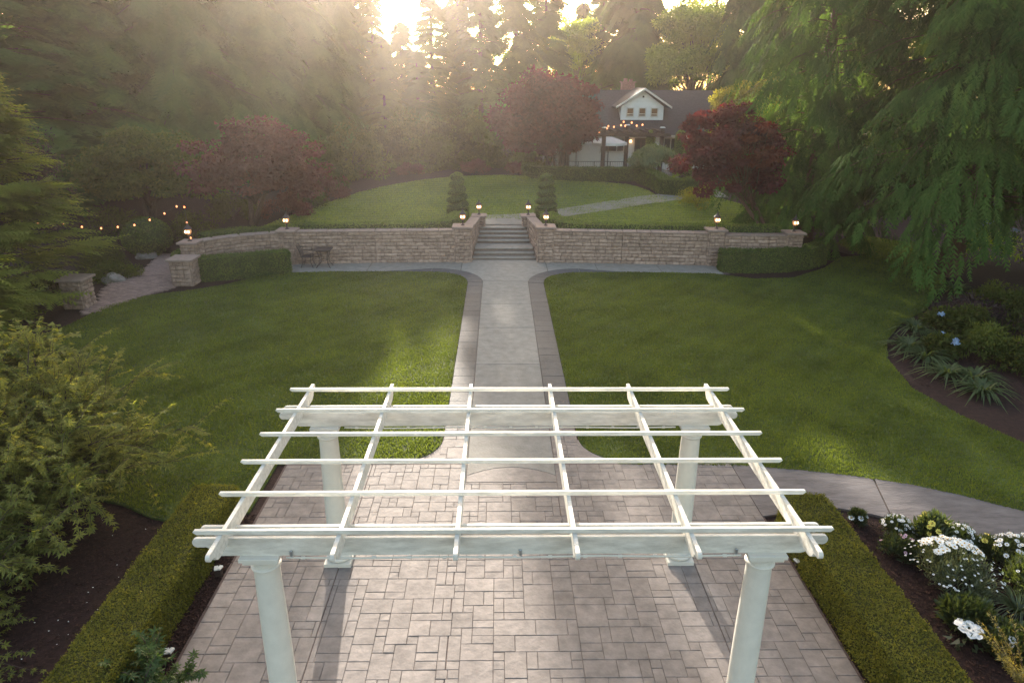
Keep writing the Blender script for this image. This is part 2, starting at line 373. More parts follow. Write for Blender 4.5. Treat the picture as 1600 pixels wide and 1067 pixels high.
X = np.linspace(-60, 60, nx + 1); X = np.sign(X) * (np.abs(X) / 60) ** 1.6 * 60; Yt = np.linspace(0, 1, ny + 1) ** 2
VX = np.repeat(X[None], ny + 1, 0); y0 = wy(VX) + .22; VY = y0 + Yt[:, None] * (130 - y0)
stair = (VX > -1.3) & (VX < 1.7); VY = np.where(stair & (VY < 31.2), 31.2, VY)
VZ = gz(VX, VY); edge = 1 - sst(12.0, 14.5, np.abs(VX + .3)); VZ = VZ * np.where(np.arange(ny + 1)[:, None] == 0, np.clip(edge, 0, 1), 1) - .012
tv = np.stack([VX, VY, VZ], -1).reshape(-1, 3)
tf = [(j * (nx + 1) + i, j * (nx + 1) + i + 1, (j + 1) * (nx + 1) + i + 1, (j + 1) * (nx + 1) + i) for j in range(ny) for i in range(nx)]
t_ = MB(); t_.add(tv, tf); o = t_.build('terrace_soil', 'soil', smooth=True); tag(o, kind='structure')

def px(pts, z=0.): return [atz(a, b, z)[:2] for a, b in pts]
LAWN_L = [(-4.3, 10.25), (-4.3, 11.87), (-2.1, 11.89)] + [(-2.1 + .93 * math.sin(a), 12.82 - .93 * math.cos(a)) for a in np.linspace(.2, 1.57, 8)] + [(-1.165, 14)] + [(-2.65 + 1.475 * math.cos(a), 24.85 + 1.475 * math.sin(a)) for a in np.linspace(0, 1.57, 9)] + [(-4.5, 26.4), (-6.5, 26.36), (-8.0, 26.2)] + px([(410, 432), (350, 446), (295, 455), (230, 463), (165, 480), (110, 508)]) + [(-13.6, 17.2), (-11.5, 13.6), (-9.2, 11.6), (-7.4, 10.75), (-6.6, 10.5), (-5.9, 10.1), (-5.2, 9.9)]
LAWN_R = px([(962, 727)]) + [(2.6 - .95 * math.sin(a), 12.86 - .95 * math.cos(a)) for a in np.linspace(.1, 1.57, 9)] + [(1.645, 14)] + [(3.15 - 1.495 * math.cos(a), 24.8 + 1.495 * math.sin(a)) for a in np.linspace(0, 1.57, 9)] + [(5, 26.36), (6.8, 26.3), (8.4, 26.15)] + px([(1130, 431), (1180, 437), (1240, 435), (1288, 420), (1314, 402), (1296, 388), (1330, 366), (1440, 383), (1478, 440), (1450, 482), (1408, 507), (1385, 533), (1387, 563), (1425, 608), (1500, 650), (1600, 695), (1720, 745), (1720, 850), (1600, 802), (1500, 776), (1420, 759), (1330, 746), (1250, 737), (1160, 730)])
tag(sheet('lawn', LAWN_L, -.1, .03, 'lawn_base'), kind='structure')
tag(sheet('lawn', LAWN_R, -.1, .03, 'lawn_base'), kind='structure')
UPLAWN = [(-10.3, 28.5), (-7, 28.9), (-2.2, 28.9), (-.9, 33.0), (1.3, 33.0), (2.3, 28.9), (9, 28.6), (11.9, 28.9), (14.2, 32), (14.5, 37), (12.6, 38.6), (11.3, 39.2), (9, 38.8), (8.6, 41.5), (7.4, 43.4), (3.6, 43.9), (2.2, 46.2), (-.6, 46.6), (-4, 45), (-7.5, 41), (-9.5, 36), (-10.6, 31.5)]
UPLAWN = smooth_poly(UPLAWN, 1)
def drape(poly, name, m, dz, step=.5, smooth=True):
    """patch of ground with outline poly lying dz above the upper garden"""
    bm = bmesh.new(); f = bm.faces.new([bm.verts.new((p[0], p[1], 0)) for p in poly])
    xs = [p[0] for p in poly]; ys = [p[1] for p in poly]
    for q in np.arange(math.floor(min(ys)) + step, max(ys), step): bmesh.ops.bisect_plane(bm, geom=bm.verts[:] + bm.edges[:] + bm.faces[:], plane_co=(0, q, 0), plane_no=(0, 1, 0))
    for q in np.arange(math.floor(min(xs)) + 1, max(xs), 1.0): bmesh.ops.bisect_plane(bm, geom=bm.verts[:] + bm.edges[:] + bm.faces[:], plane_co=(q, 0, 0), plane_no=(1, 0, 0))
    for v in bm.verts: v.co.z = float(gz(v.co.x, v.co.y)) + dz
    bmesh.ops.recalc_face_normals(bm, faces=bm.faces)
    if bm.faces and sum(f.normal.z for f in bm.faces) < 0: bmesh.ops.reverse_faces(bm, faces=bm.faces)
    me = bpy.data.meshes.new(name); bm.to_mesh(me); bm.free(); me.materials.append(MATS[m])
    return link(name, me)
tag(drape(UPLAWN, 'upper_lawn', 'upper_grass', .015), kind='structure')
def blades(poly, n, zf, m, seed, h=.04, w=.009, near=True):
    rs = np.random.RandomState(seed); q = np.asarray([p[:2] for p in poly]); lo, hi = q.min(0), q.max(0); acc = []
    tot = 0
    while tot < n:
        P = lo + rs.rand(n * 2, 2) * (hi - lo); P = P[inpoly(P, q)]
        if near: P = P[rs.rand(len(P)) < np.clip((15. / np.maximum(P[:, 1], 9)) ** 1.3, 0, 1)]
        d = P[:, 1] + 0; v = np.abs(P[:, 0]) < d * .86 + 1.2; P = P[v]; acc.append(P); tot += len(P)
    P = np.concatenate(acc)[:n]; z = zf(P); a = rs.uniform(0, 2 * np.pi, n); d = np.stack([np.cos(a), np.sin(a), 0 * a], 1)
    patch = .5 + .5 * np.sin(P[:, 0] * 1.7 + 2 * np.sin(P[:, 1] * .9)) * np.sin(P[:, 1] * 1.3 + 1.5 * np.sin(P[:, 0] * .8))
    ww = (w * (.6 + P[:, 1] / 25))[:, None]; hh = h * rs.uniform(.6, 1.25, n) * (.75 + .5 * patch)
    p0 = np.stack([P[:, 0], P[:, 1], z], 1); tip = p0 + np.stack([rs.normal(size=n) * .35 * hh, rs.normal(size=n) * .35 * hh, hh], 1)
    return np.stack([p0 - d * ww, p0 + d * ww, tip], 1)
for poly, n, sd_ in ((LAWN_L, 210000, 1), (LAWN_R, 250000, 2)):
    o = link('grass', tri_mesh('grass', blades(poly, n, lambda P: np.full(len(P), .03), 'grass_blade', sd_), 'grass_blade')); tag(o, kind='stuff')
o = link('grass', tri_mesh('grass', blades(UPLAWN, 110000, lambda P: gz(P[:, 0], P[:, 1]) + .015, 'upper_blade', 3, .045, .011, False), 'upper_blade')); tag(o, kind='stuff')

# ------------------------------------------------------------------ patio of stamped stones
rnd = random.Random(5)
patio = tag(MB().span((-4.14, 4.0, -.1), (4.56, 11.87, .02)).build('patio', 'paver_joint'), kind='structure')
CUTX = [-2.45, -.68, 1.06, 3.02]; CUTY = [8.93]
def ashlar(x0, x1, y0, y1, u):
    nxx = int(round((x1 - x0) / u)); nyy = int(round((y1 - y0) / u)); occ = np.zeros((nxx, nyy), bool); R = []
    shapes = [(2, 2)] * 4 + [(3, 2), (2, 3), (2, 1), (2, 1), (1, 2), (3, 3), (3, 1), (1, 1), (2, 2), (3, 2), (4, 2)]
    for j in range(nyy):
        for i in range(nxx):
            if occ[i, j]: continue
            for tr in range(14):
                a, b = rnd.choice(shapes) if tr < 13 else (1, 1)
                if i + a <= nxx and j + b <= nyy and not occ[i:i + a, j:j + b].any(): break
            else: a = b = 1
            occ[i:i + a, j:j + b] = True; R.append([x0 + i * u, y0 + j * u, x0 + (i + a) * u, y0 + (j + b) * u])
    return R
def cutrects(R):
    for ax, cs in ((0, CUTX), (1, CUTY)):
        for c in cs:
            Q = []
            for r in R:
                if r[ax] < c - .03 and r[ax + 2] > c + .03: a = list(r); b = list(r); a[ax + 2] = c - .004; b[ax] = c + .004; Q += [a, b]
                else: Q.append(r)
            R = Q
    return R
RECTS = cutrects(ashlar(-4.1, 4.52, 4.05, 11.85, .1437))
def slab(mb, r, z0, g=.0024):
    h = rnd.uniform(.010, .015); tl = [rnd.uniform(-.0025, .0025) for _ in range(4)]; x0, y0_, x1, y1 = r[0] + g, r[1] + g, r[2] - g, r[3] - g; k = .006
    vs = [(x0, y0_, z0), (x1, y0_, z0), (x1, y1, z0), (x0, y1, z0), (x0, y0_, z0 + h - .005), (x1, y0_, z0 + h - .005), (x1, y1, z0 + h - .005), (x0, y1, z0 + h - .005),
          (x0 + k, y0_ + k, z0 + h + tl[0]), (x1 - k, y0_ + k, z0 + h + tl[1]), (x1 - k, y1 - k, z0 + h + tl[2]), (x0 + k, y1 - k, z0 + h + tl[3])]
    mb.add(vs, [(0, 1, 5, 4), (1, 2, 6, 5), (2, 3, 7, 6), (3, 0, 4, 7), (4, 5, 9, 8), (5, 6, 10, 9), (6, 7, 11, 10), (7, 4, 8, 11), (8, 9, 10, 11)])
def inpath(r): return r[0] < 1.06 and r[2] > -.60 and r[3] > 11.17
Q_ = []
for r in RECTS:
    st = [r]
    for ax, c in ((1, 11.15), (0, -.62), (0, 1.08)):
        nx_ = []
        for q in st:
            if inpath(q) and q[ax] < c - .02 and q[ax + 2] > c + .02: a = list(q); b = list(q); a[ax + 2] = c; b[ax] = c; nx_ += [a, b]
            else: nx_.append(q)
        st = nx_
    Q_ += [q for q in st if not inpath(q)]
RECTS = Q_
vis = [r for r in RECTS if r[3] > 6.4]
def score(r): return (r[2] - r[0]) * (r[3] - r[1]) / (r[1] ** 2) * (1.6 if r[1] < 8.8 else 1)
vis.sort(key=score, reverse=True); parts_ = vis[:300]; ids = set(map(id, parts_))
for r in parts_:
    b = MB(); slab(b, r, .02); b.build('paving_stone', 'paver', patio)
b = MB()
for r in RECTS:
    if id(r) not in ids: slab(b, r, .02)
tag(b.build('paving_stones', 'paver', patio), kind='stuff')

# ------------------------------------------------------------------ central path, walks, steps
path = tag(MB().span((-1.15, 11.9, -.1), (1.63, 28.2, .012)).build('garden_path', 'paver_joint'), kind='structure')
JY = [11.45, 14.26, 16.9, 19.8, 22.2, 25.05]
arc = [(1.07 - 1.67 * i / 12, 11.45 - .24 * (1 - (i / 6 - 1) ** 2) * -1 - .02) for i in range(13)]
first = [(-.61, 14.24), (1.07, 14.24), (1.07, 11.40)] + [(1.07 - 1.68 * i / 10, 11.40 + .30 * (1 - (i / 5 - 1) ** 2)) for i in range(1, 10)] + [(-.61, 11.40)]
def cslab(poly, z=.032): return bevel(sheet('path_slab', poly, 0.0, z, 'concrete', path), .006)
cslab(first, .034)
tri0 = [(-.61, 11.16), (1.07, 11.16), (1.07, 11.385)] + [(1.07 - 1.68 * i / 10, 11.385 + .30 * (1 - (i / 5 - 1) ** 2)) for i in range(1, 10)] + [(-.61, 11.385)]
bevel(sheet('paving_stone', tri0, 0, .036, 'paver', path), .005)
for a, c in zip(JY[1:], JY[2:]): cslab([(-.61, a + .012), (1.07, a + .012), (1.07, c - .012), (-.61, c - .012)])
# junction slab in front of the steps and the walks along the wall
cslab([(-.61, 25.07), (1.07, 25.07)] + [(3.15 + 2.08 * math.cos(a), 24.8 + 2.08 * math.sin(a)) for a in np.linspace(math.pi - .14, math.pi - .92, 8)] + [(1.9, 26.6), (1.9, 27.85), (1.56, 28.3), (-1.13, 28.3), (-1.5, 27.85), (-1.5, 26.6)] + [(-2.65 + 2.04 * math.cos(a), 24.85 + 2.04 * math.sin(a)) for a in np.linspace(.97, .11, 8)])
def border(x0, x1, sg):
    n_ = 22; st_ = ((24.84 if sg < 0 else 24.79) - 14.2) / n_
    for i in range(n_):
        b = MB(); slab(b, (x0, 14.2 + i * st_, x1, 14.2 + (i + 1) * st_), .016, .002); b.build('border_stone', 'border_stone', path)
    for q in ashlar(x0, x1, 12.55, 14.2, .135):
        q[2] = min(q[2], x1); q[3] = min(q[3], 14.2); b = MB(); slab(b, q, .016, .003); b.build('paving_stone', 'paver', path)
    def ring(cx, cy_, r0, r1, a0, a1, n):
        for k in range(n):
            A = [a0 + (a1 - a0) * (k + q) / n for q in (0.01, .5, .99)]
            bevel(sheet('border_stone', [(cx + r0 * math.cos(a), cy_ + r0 * math.sin(a)) for a in A] + [(cx + r1 * math.cos(a), cy_ + r1 * math.sin(a)) for a in A[::-1]], 0, .036, 'border_stone', path), .004)
    if sg < 0:
        ring(-2.65, 24.85, 1.48, 2.03, 0, math.pi / 2, 7)
    else:
        ring(3.15, 24.8, 1.505, 2.07, math.pi, math.pi / 2, 7)
border(-1.16, -.62, -1); border(1.08, 1.64, 1)
def dins(x, y):   # inside the paved corner beside the path foot
    if 11.9 <= y and -2.1 <= x <= -.62: return x > -1.17 or math.hypot(x + 2.1, y - 12.82) > .95
    if 11.9 <= y and 1.08 <= x <= 2.6: return x < 1.65 or math.hypot(x - 2.6, y - 12.86) > .97
    return False
for xa, xb, cxx, cyy_, rr_, sg in ((-2.05, -.62, -2.1, 12.82, .935, 1), (1.08, 2.5, 2.6, 12.86, .955, -1)):
    arcp = [(cxx + sg * rr_ * math.sin(a), cyy_ - rr_ * math.cos(a)) for a in np.linspace(.12, 1.5, 12)]
    xi = xb if sg > 0 else xa
    base_ = [(cxx, 11.88), (xi, 11.88), (xi, 12.56)] + arcp[::-1] if sg > 0 else [(xi, 11.88), (cxx, 11.88)] + arcp + [(xi, 12.56)]
    sheet('path_foot', base_, 0, .024, 'paver', path)
    for q in ashlar(xa, xb, 11.9, 12.55, .1437):
        q[3] = min(q[3], 12.55); q[2] = min(q[2], xb)
        if all(dins(a, b_) for a in (q[0], q[2]) for b_ in (q[1] + .001, q[3])):
            b = MB(); slab(b, q, .022, .003); b.build('paving_stone', 'paver', path)
tap = [(-2.66, 26.34), (-2.66, 26.88), (-3.4, 26.66), (-4.4, 26.44), (-4.4, 26.41)], [(3.16, 26.31), (3.16, 26.86), (3.9, 26.62), (4.9, 26.40), (4.9, 26.37)]
for P_ in tap: bevel(sheet('border_stone', P_, 0, .036, 'border_stone', path), .004)
walk = tag(sheet('wall_walk', [(-8.6, 26.3), (-8.3, 27.6), (-1.8, 27.9), (-1.5, 27.85), (-1.5, 26.5), (-2.7, 26.6)], -.1, .012, 'paver_joint'), kind='structure')
for a, c in ((-8.5, -5.2), (-5.18, -1.52)):
    bevel(sheet('walk_slab', [(a, 26.2 if a < -6 else 26.39), (c, 26.39 if c < -3 else 26.45), (c, 27.76 if c < -3 else 27.9), (a, 27.55 if a < -6 else 27.76)], 0, .03, 'concrete', walk), .006)
walk2 = tag(sheet('wall_walk', [(1.9, 26.4), (3, 26.6), (9.0, 26.1), (8.9, 27.4), (2.2, 27.9), (1.9, 27.85)], -.1, .012, 'paver_joint'), kind='structure')
for a, c, ya, yc, za, zc in ((1.92, 3.9, 26.45, 26.38, 27.86, 27.78), (3.92, 6.4, 26.38, 26.3, 27.78, 27.6), (6.42, 8.75, 26.3, 26.12, 27.6, 27.4)):
    bevel(sheet('walk_slab', [(a, ya), (c, yc), (c, zc), (a, za)], 0, .03, 'concrete', walk2), .006)
# curved walk leaving the patio to the right
cw_top = px([(1160, 729), (1250, 736), (1330, 745), (1420, 758), (1500, 775), (1600, 801), (1760, 860)])
cw_bot = [atz(a, b)[:2] for a, b in [(1212, 812), (1255, 790), (1310, 797), (1365, 807), (1395, 815), (1460, 829), (1560, 858), (1640, 884), (1740, 930)]]
cw_bot = [(4.57, 10.05), (5.5, 10.25)] + list(cw_bot[2:])
curve = tag(sheet('curved_walk', [(4.57, 11.8)] + list(cw_top) + list(cw_bot[::-1]), -.1, .012, 'paver_joint'), kind='structure')
sheet('walk_slab', [(4.53, 11.84)] + list(cw_top[:3]) + [atz(1363, 750)[:2], atz(1393, 813)[:2]] + [atz(1365, 806)[:2], atz(1310, 796)[:2], (5.5, 10.25), (4.53, 10.05)], 0, .033, 'walk_stamped', curve)
sheet('walk_slab', [atz(1366, 750)[:2]] + list(cw_top[3:]) + list(cw_bot[::-1][:5]) + [atz(1396, 814)[:2]], 0, .032, 'walk_stamped', curve)

# steps
steps = thing('stone_steps', 'wide stone steps climbing through the wall to the upper lawn', 'steps', (.2, 28.3, 0))
RY = [28.3, 28.65, 29.0, 29.95, 30.3, 30.65, 31.0]; RH = .121
for i, y in enumerate(RY):
    z = RH * (i + 1); y2 = (RY[i + 1] if i < 6 else 31.6); w = (y - 28.3) / 2.7
    x0, x1 = -1.10 + .25 * w, 1.53 - .33 * w
    t = MB().span((x0, y + .02, z - RH - (.1 if i == 0 else .0)), (x1, y2 + .05, z - .035)).build('step', 'step_riser', steps)
    q = bevel(MB().span((x0, y - .02, z - .035), (x1, y2 + .018, z)).build('tread', 'concrete', t), .008)
UPATH = [(-.95, 31.5), (-.95, 31.75), (-.72, 32.1), (-.72, 33.7), (-.6, 33.95), (.4, 34.15), (1.2, 34.4), (1.9, 34.85), (2.95, 35.6), (5.4, 37.5), (7.9, 39.2), (9.8, 40.2), (11.6, 41.0), (13, 41.6), (13, 39.4), (10.9, 38.7), (9.2, 37.9), (7.45, 36.85), (5.0, 35.0), (2.8, 33.3), (2.0, 32.75), (1.5, 32.5), (1.3, 32.1), (1.35, 31.75), (1.35, 31.5)]
up = drape(UPATH, 'upper_path', 'concrete', .03); tag(up, kind='structure')

# ------------------------------------------------------------------ stone walls
def stone_mesh(w, h, seed):
    r = random.Random(seed); d = .05; k = .014; b = MB(); w2, h2 = w / 2 - .006, h / 2 - .006
    j = lambda a: a + r.uniform(-.008, .008)
    back = [(-w2, 0, -h2), (w2, 0, -h2), (w2, 0, h2), (-w2, 0, h2)]; mid = [(j(p[0] * 1), -d * .55, j(p[2])) for p in back]
    fr = [(p[0] * (1 - k * 2 / w), -d + r.uniform(-.02, .012), p[2] * (1 - k * 2.4 / h)) for p in mid]; cen = [(r.uniform(-.3, .3) * w2, -d - r.uniform(.004, .03), r.uniform(-.3, .3) * h2)]
    b.add(back + mid + fr + cen, [(0, 1, 5, 4), (1, 2, 6, 5), (2, 3, 7, 6), (3, 0, 4, 7), (4, 5, 9, 8), (5, 6, 10, 9), (6, 7, 11, 10), (7, 4, 8, 11), (8, 9, 12), (9, 10, 12), (10, 11, 12), (11, 8, 12)])
    return b.mesh('stone', 'wall_stone')
SM = {}
def stone_var(w, h, v):
    k = (round(w, 2), round(h, 3), v)
    if k not in SM: SM[k] = stone_mesh(w, h, hash(k) % 9999)
    return SM[k]
srnd = random.Random(3)
def face_stones(parent, p0, p1, z0, z1, rows, widths=(.26, .34, .42, .5)):
    """courses of stones on the vertical face running p0 -> p1 (outside on the right hand of that direction)"""
    p0 = Vector((*p0, 0)); p1 = Vector((*p1, 0)); d = p1 - p0; Ln = d.length; d.normalize(); a = math.atan2(d.y, d.x); off = wloc(parent); h = (z1 - z0) / rows; n = 0
    for r in range(rows):
        x = 0.; first_ = True
        while x < Ln - .01:
            w = srnd.choice(widths) * (.6 if first_ and r % 2 else 1); first_ = False
            if Ln - x - w < .16: w = Ln - x
            w = round(min(w, Ln - x), 2)
            if w < .03: break
            me = stone_var(w, h, srnd.randrange(3)); c = p0 + d * (x + w / 2)
            o = link('stone', me, parent, (c.x - off.x, c.y - off.y, z0 + h * (r + .5) - off.z)); o.rotation_euler.z = a; x += w; n += 1
    return n
def wall(name, label, pts, z0, z1, rows, th=.4, capz=.055, closed_ends=False):
    root = thing(name, label, 'stone wall', (pts[0][0], pts[0][1], z0))
    b = MB(); c = MB()
    for a, q in zip(pts, pts[1:]):
        dx_, dy_ = q[0] - a[0], q[1] - a[1]; L_ = math.hypot(dx_, dy_); nx_, ny_ = dy_ / L_, -dx_ / L_
        b.prism([(a[0], a[1]), (q[0], q[1]), (q[0] - nx_ * th, q[1] - ny_ * th), (a[0] - nx_ * th, a[1] - ny_ * th)], 'z', z0, z1 + .003)
        face_stones(root, a, q, z0, z1, rows)
        k = int(max(1, round(L_ / .62)))
        for i in range(k):
            u0, u1 = i / k + .004, (i + 1) / k - .004
            P0 = (a[0] + dx_ * u0, a[1] + dy_ * u0); P1 = (a[0] + dx_ * u1, a[1] + dy_ * u1)
            bevel(MB().prism([(P0[0] + nx_ * .09, P0[1] + ny_ * .09), (P1[0] + nx_ * .09, P1[1] + ny_ * .09), (P1[0] - nx_ * (th - .02), P1[1] - ny_ * (th - .02)), (P0[0] - nx_ * (th - .02), P0[1] - ny_ * (th - .02))], 'z', z1 + .006, z1 + capz + srnd.uniform(0, .006)).build('cap_stone', 'cap_stone', root), .01)
    b.build('core', 'mortar', root); return root
def pillar(label, x0, x1, y0, y1, ztop, rows=10, z0=0., name='stone_pillar', sides=True, group=None):
    root = thing(name, label, 'stone pillar', ((x0 + x1) / 2, (y0 + y1) / 2, z0), group)
    MB().span((x0 + .03, y0 + .03, z0), (x1 - .03, y1 - .03, ztop - .08)).build('core', 'mortar', root)
    e = .03
    face_stones(root, (x0 + e, y0 + e), (x1 - e, y0 + e), z0, ztop - .09, rows, (.2, .26, .34))
    face_stones(root, (x1 - e, y0 + e), (x1 - e, y1 - e), z0, ztop - .09, rows, (.2, .26, .34))
    face_stones(root, (x0 + e, y1 - e), (x0 + e, y0 + e), z0, ztop - .09, rows, (.2, .26, .34))
    bevel(MB().span((x0 - .09, y0 - .09, ztop - .085), (x1 + .09, y1 + .09, ztop)).build('cap_stone', 'cap_stone', root), .018)
    return root
wall('retaining_wall', 'long stone retaining wall left of the steps behind the table', [(-8.15, 27.58), (-5, 27.8), (-1.82, 27.94)], 0, 1.3, 9)
wall('retaining_wall', 'long stone retaining wall right of the steps without furniture', [(2.22, 27.92), (5, 27.77), (8.43, 27.52)], 0, 1.3, 9)
wall('wing_wall', 'short curving stone wing wall at the far left end by the string lights', [(-11.3, 25.8), (-10.85, 26.4), (-10.1, 26.98), (-9.1, 27.42), (-8.78, 27.5)], 0, 1.26, 9)
wall('wing_wall', 'short stone wing wall under the red maple at the right end', [(9.05, 27.4), (9.7, 27.34), (10.8, 27.3), (11.55, 27.33)], 0, 1.26, 9)
pillar('stone pillar at the left foot of the steps carrying a lantern', -1.82, -1.14, 27.84, 28.5, 1.5)
pillar('stone pillar at the right foot of the steps with paler mortared blocks', 1.58, 2.22, 27.84, 28.5, 1.5)
pillar('stone pillar between the left wall and the left wing wall', -8.78, -8.15, 27.42, 28.0, 1.42)
pillar('stone pillar between the right wall and the right wing wall', 8.43, 9.05, 27.36, 27.95, 1.5)
pillar('stone pillar ending the left wing wall above the curved hedge', -11.75, -11.2, 25.35, 25.9, 1.38)
pillar('stone pillar ending the right wing wall beside the drooping cedar', 11.55, 12.15, 27.2, 27.8, 1.42)
pillar('stone pillar at the left head of the steps', -1.16, -.66, 31.1, 31.65, 1.36, 4, .84)
pillar('stone pillar at the right head of the steps', 1.06, 1.56, 31.1, 31.65, 1.36, 4, .84)
def cheek(label, xa, xb, sg):
    root = thing('cheek_wall', label, 'stone wall', (xa, 28.5, 0))
    th = .34 * sg; ya, yb = 28.52, 31.08
    P = [(xa, ya), (xb, yb), (xb - th, yb), (xa - th, ya)]
    MB().prism(P, 'z', .0, 1.27).build('core', 'mortar', root)
    if sg > 0: face_stones(root, (xa, ya), (xb, yb), .05, 1.25, 8)   # steps side of the left cheek
    else: face_stones(root, (xb, yb), (xa, ya), .05, 1.25, 8)
    k = 5
    for i in range(k):
        u0, u1 = i / k + .003, (i + 1) / k - .003; f = lambda u: (xa + (xb - xa) * u, ya + (yb - ya) * u)
        A, B = f(u0), f(u1); z = 1.385 - .02 * i / k
        bevel(MB().prism([(A[0] + .07 * sg, A[1]), (B[0] + .07 * sg, B[1]), (B[0] - th - .05 * sg, B[1]), (A[0] - th - .05 * sg, A[1])], 'z', 1.272, z - .05 + .002 * (i % 2)).build('cap_stone', 'cap_stone', root), .012)
cheek('sloping stone cheek wall flanking the left side of the steps', -1.17, -.90, 1)
cheek('sloping stone cheek wall flanking the right side of the steps', 1.60, 1.28, -1)
pillar('short stone gate pillar against the end of the lower left hedge', -11.75, -11.0, 24.3, 25.0, 1.0, 6)
pillar('short stone gate pillar half hidden behind leafy shrubs across the brick path', -14.05, -13.35, 21.6, 22.3, 1.0, 6)

# ------------------------------------------------------------------ the white pergola
perg = thing('pergola', 'white painted garden pergola with four round columns on the stone patio', 'pergola', (.165, 7.5, .02))
CXL, CXR, CYF, CYB = -2.47, 2.80, 6.12, 8.97
for cx in (CXL, CXR):
    for cyy in (CYF, CYB):
        prof = [(.150 - .018 * max(0, (q - .3) / .7) ** 1.5, .17 + q * 2.06) for q in np.linspace(0, 1, 12)]
        col = MB().lathe([(.162, .155), (.155, .17)] + prof + [(.132, 2.25)], (cx, cyy, .02), 36).build('column', 'white_paint', perg, smooth=True)
        bb = MB().box((cx, cyy, .055), (.41, .41, .07)).build('plinth', 'white_paint', col); bevel(bb, .006, 2)
        MB().lathe([(.17, .09)] + [(.165 + .032 * math.sin(a), .125 - .035 * math.cos(a)) for a in np.linspace(0, math.pi, 8)] + [(.172, .165), (.166, .175), (.155, .185)], (cx, cyy, .0), 36).build('base_ring', 'white_paint', col, smooth=True)
        MB().lathe([(.135, 2.17)] + [(.138 + .02 * math.sin(a), 2.195 - .018 * math.cos(a)) for a in np.linspace(0, math.pi, 7)] + [(.135, 2.215)], (cx, cyy, .0), 36).build('neck_ring', 'white_paint', col, smooth=True)
        cp = MB().lathe([(.135, 2.262), (.15, 2.285), (.172, 2.31)], (cx, cyy, .0), 36); cp.box((cx, cyy, 2.335), (.36, .36, .05)); cp.box((cx, cyy, 2.378), (.41, .41, .044))
        bevel(cp.build('capital', 'white_paint', col), .004)
def scroll(L0, L1, zb, zt, nose=.055, n=8):
    """side outline of a timber from L0 to L1: round noses and a stepped scallop under each end"""
    h = zt - zb
    def end(x, s):
        P = []; r = nose
        for i in range(n + 1):
            a = math.pi / 2 - math.pi * i / n * 1.12; P.append((x - s * r + s * r * math.cos(a), zt - r + r * math.sin(a)))
        x1 = x - s * 2.1 * r; zc = zt - 2 * r
        for i in range(1, n):                       # hollow
            a = math.pi * i / n * .9; P.append((x1 - s * r * .55 * (1 - math.cos(a)) * .9, zc - .004 + r * .45 * math.sin(a) - (h - 2 * r) * .35 * i / n))
        x2 = x1 - s * r * 1.15; P.append((x2, zb + (h - 2 * r) * .45)); P.append((x2 - s * .03, zb + (h - 2 * r) * .30)); P.append((x2 - s * .045, zb + .012)); P.append((x2 - s * .09, zb)); return P
    A = end(L1, 1); B = end(L0, -1)
    return A + B[::-1]
for y in (6.0, 6.20, 8.87, 9.07):
    bevel(MB().prism(scroll(-3.14 if y < 8 else -3.10, 3.42 if y < 8 else 3.40, 2.40, 2.615), 'y', y - .02, y + .02).build('beam', 'white_wood', perg), .003)
for i in range(6):
    x = -2.79 + i * 1.184
    bevel(MB().prism(scroll(5.53, 9.60, 2.555, 2.735, .04), 'x', x - .0225, x + .0225).build('rafter', 'white_wood', perg), .003)
for i in range(6):
    y = 9.31 - i * .684; z0_, z1_ = 2.737, 2.785; x0, x1 = -3.06, 3.40
    pr = [(x0, z0_ + .03), (x0 + .012, z1_), (x1 - .012, z1_), (x1, z0_ + .03), (x1 - .035, z0_), (x0 + .035, z0_)]
    bevel(MB().prism(pr, 'y', y - .021, y + .021).build('batten', 'white_wood', perg), .003)
for y, zc in ((5.955, 2.395), (8.825, 2.392)):
    pts = [(x, y, zc - .012 * math.sin((x + 2.3) * 1.9) ** 2) for x in np.linspace(CXL + .28, CXR - .28, 26)]
    c = MB().tube(pts, .011, 6).build('light_conduit', 'white_paint', perg, smooth=True)
    for x in np.linspace(CXL + .45, CXR - .45, 13): MB().tube([(x - .02, y, zc - .004), (x + .02, y, zc - .004)], .017, 6).build('clip', 'white_paint', c)
for x in (CXL + .33, .22, CXR - .33):
    bevel(MB().box((x, 5.965, 2.435), (.03, .02, .07)).build('bracket', 'galvanised', perg), .004)

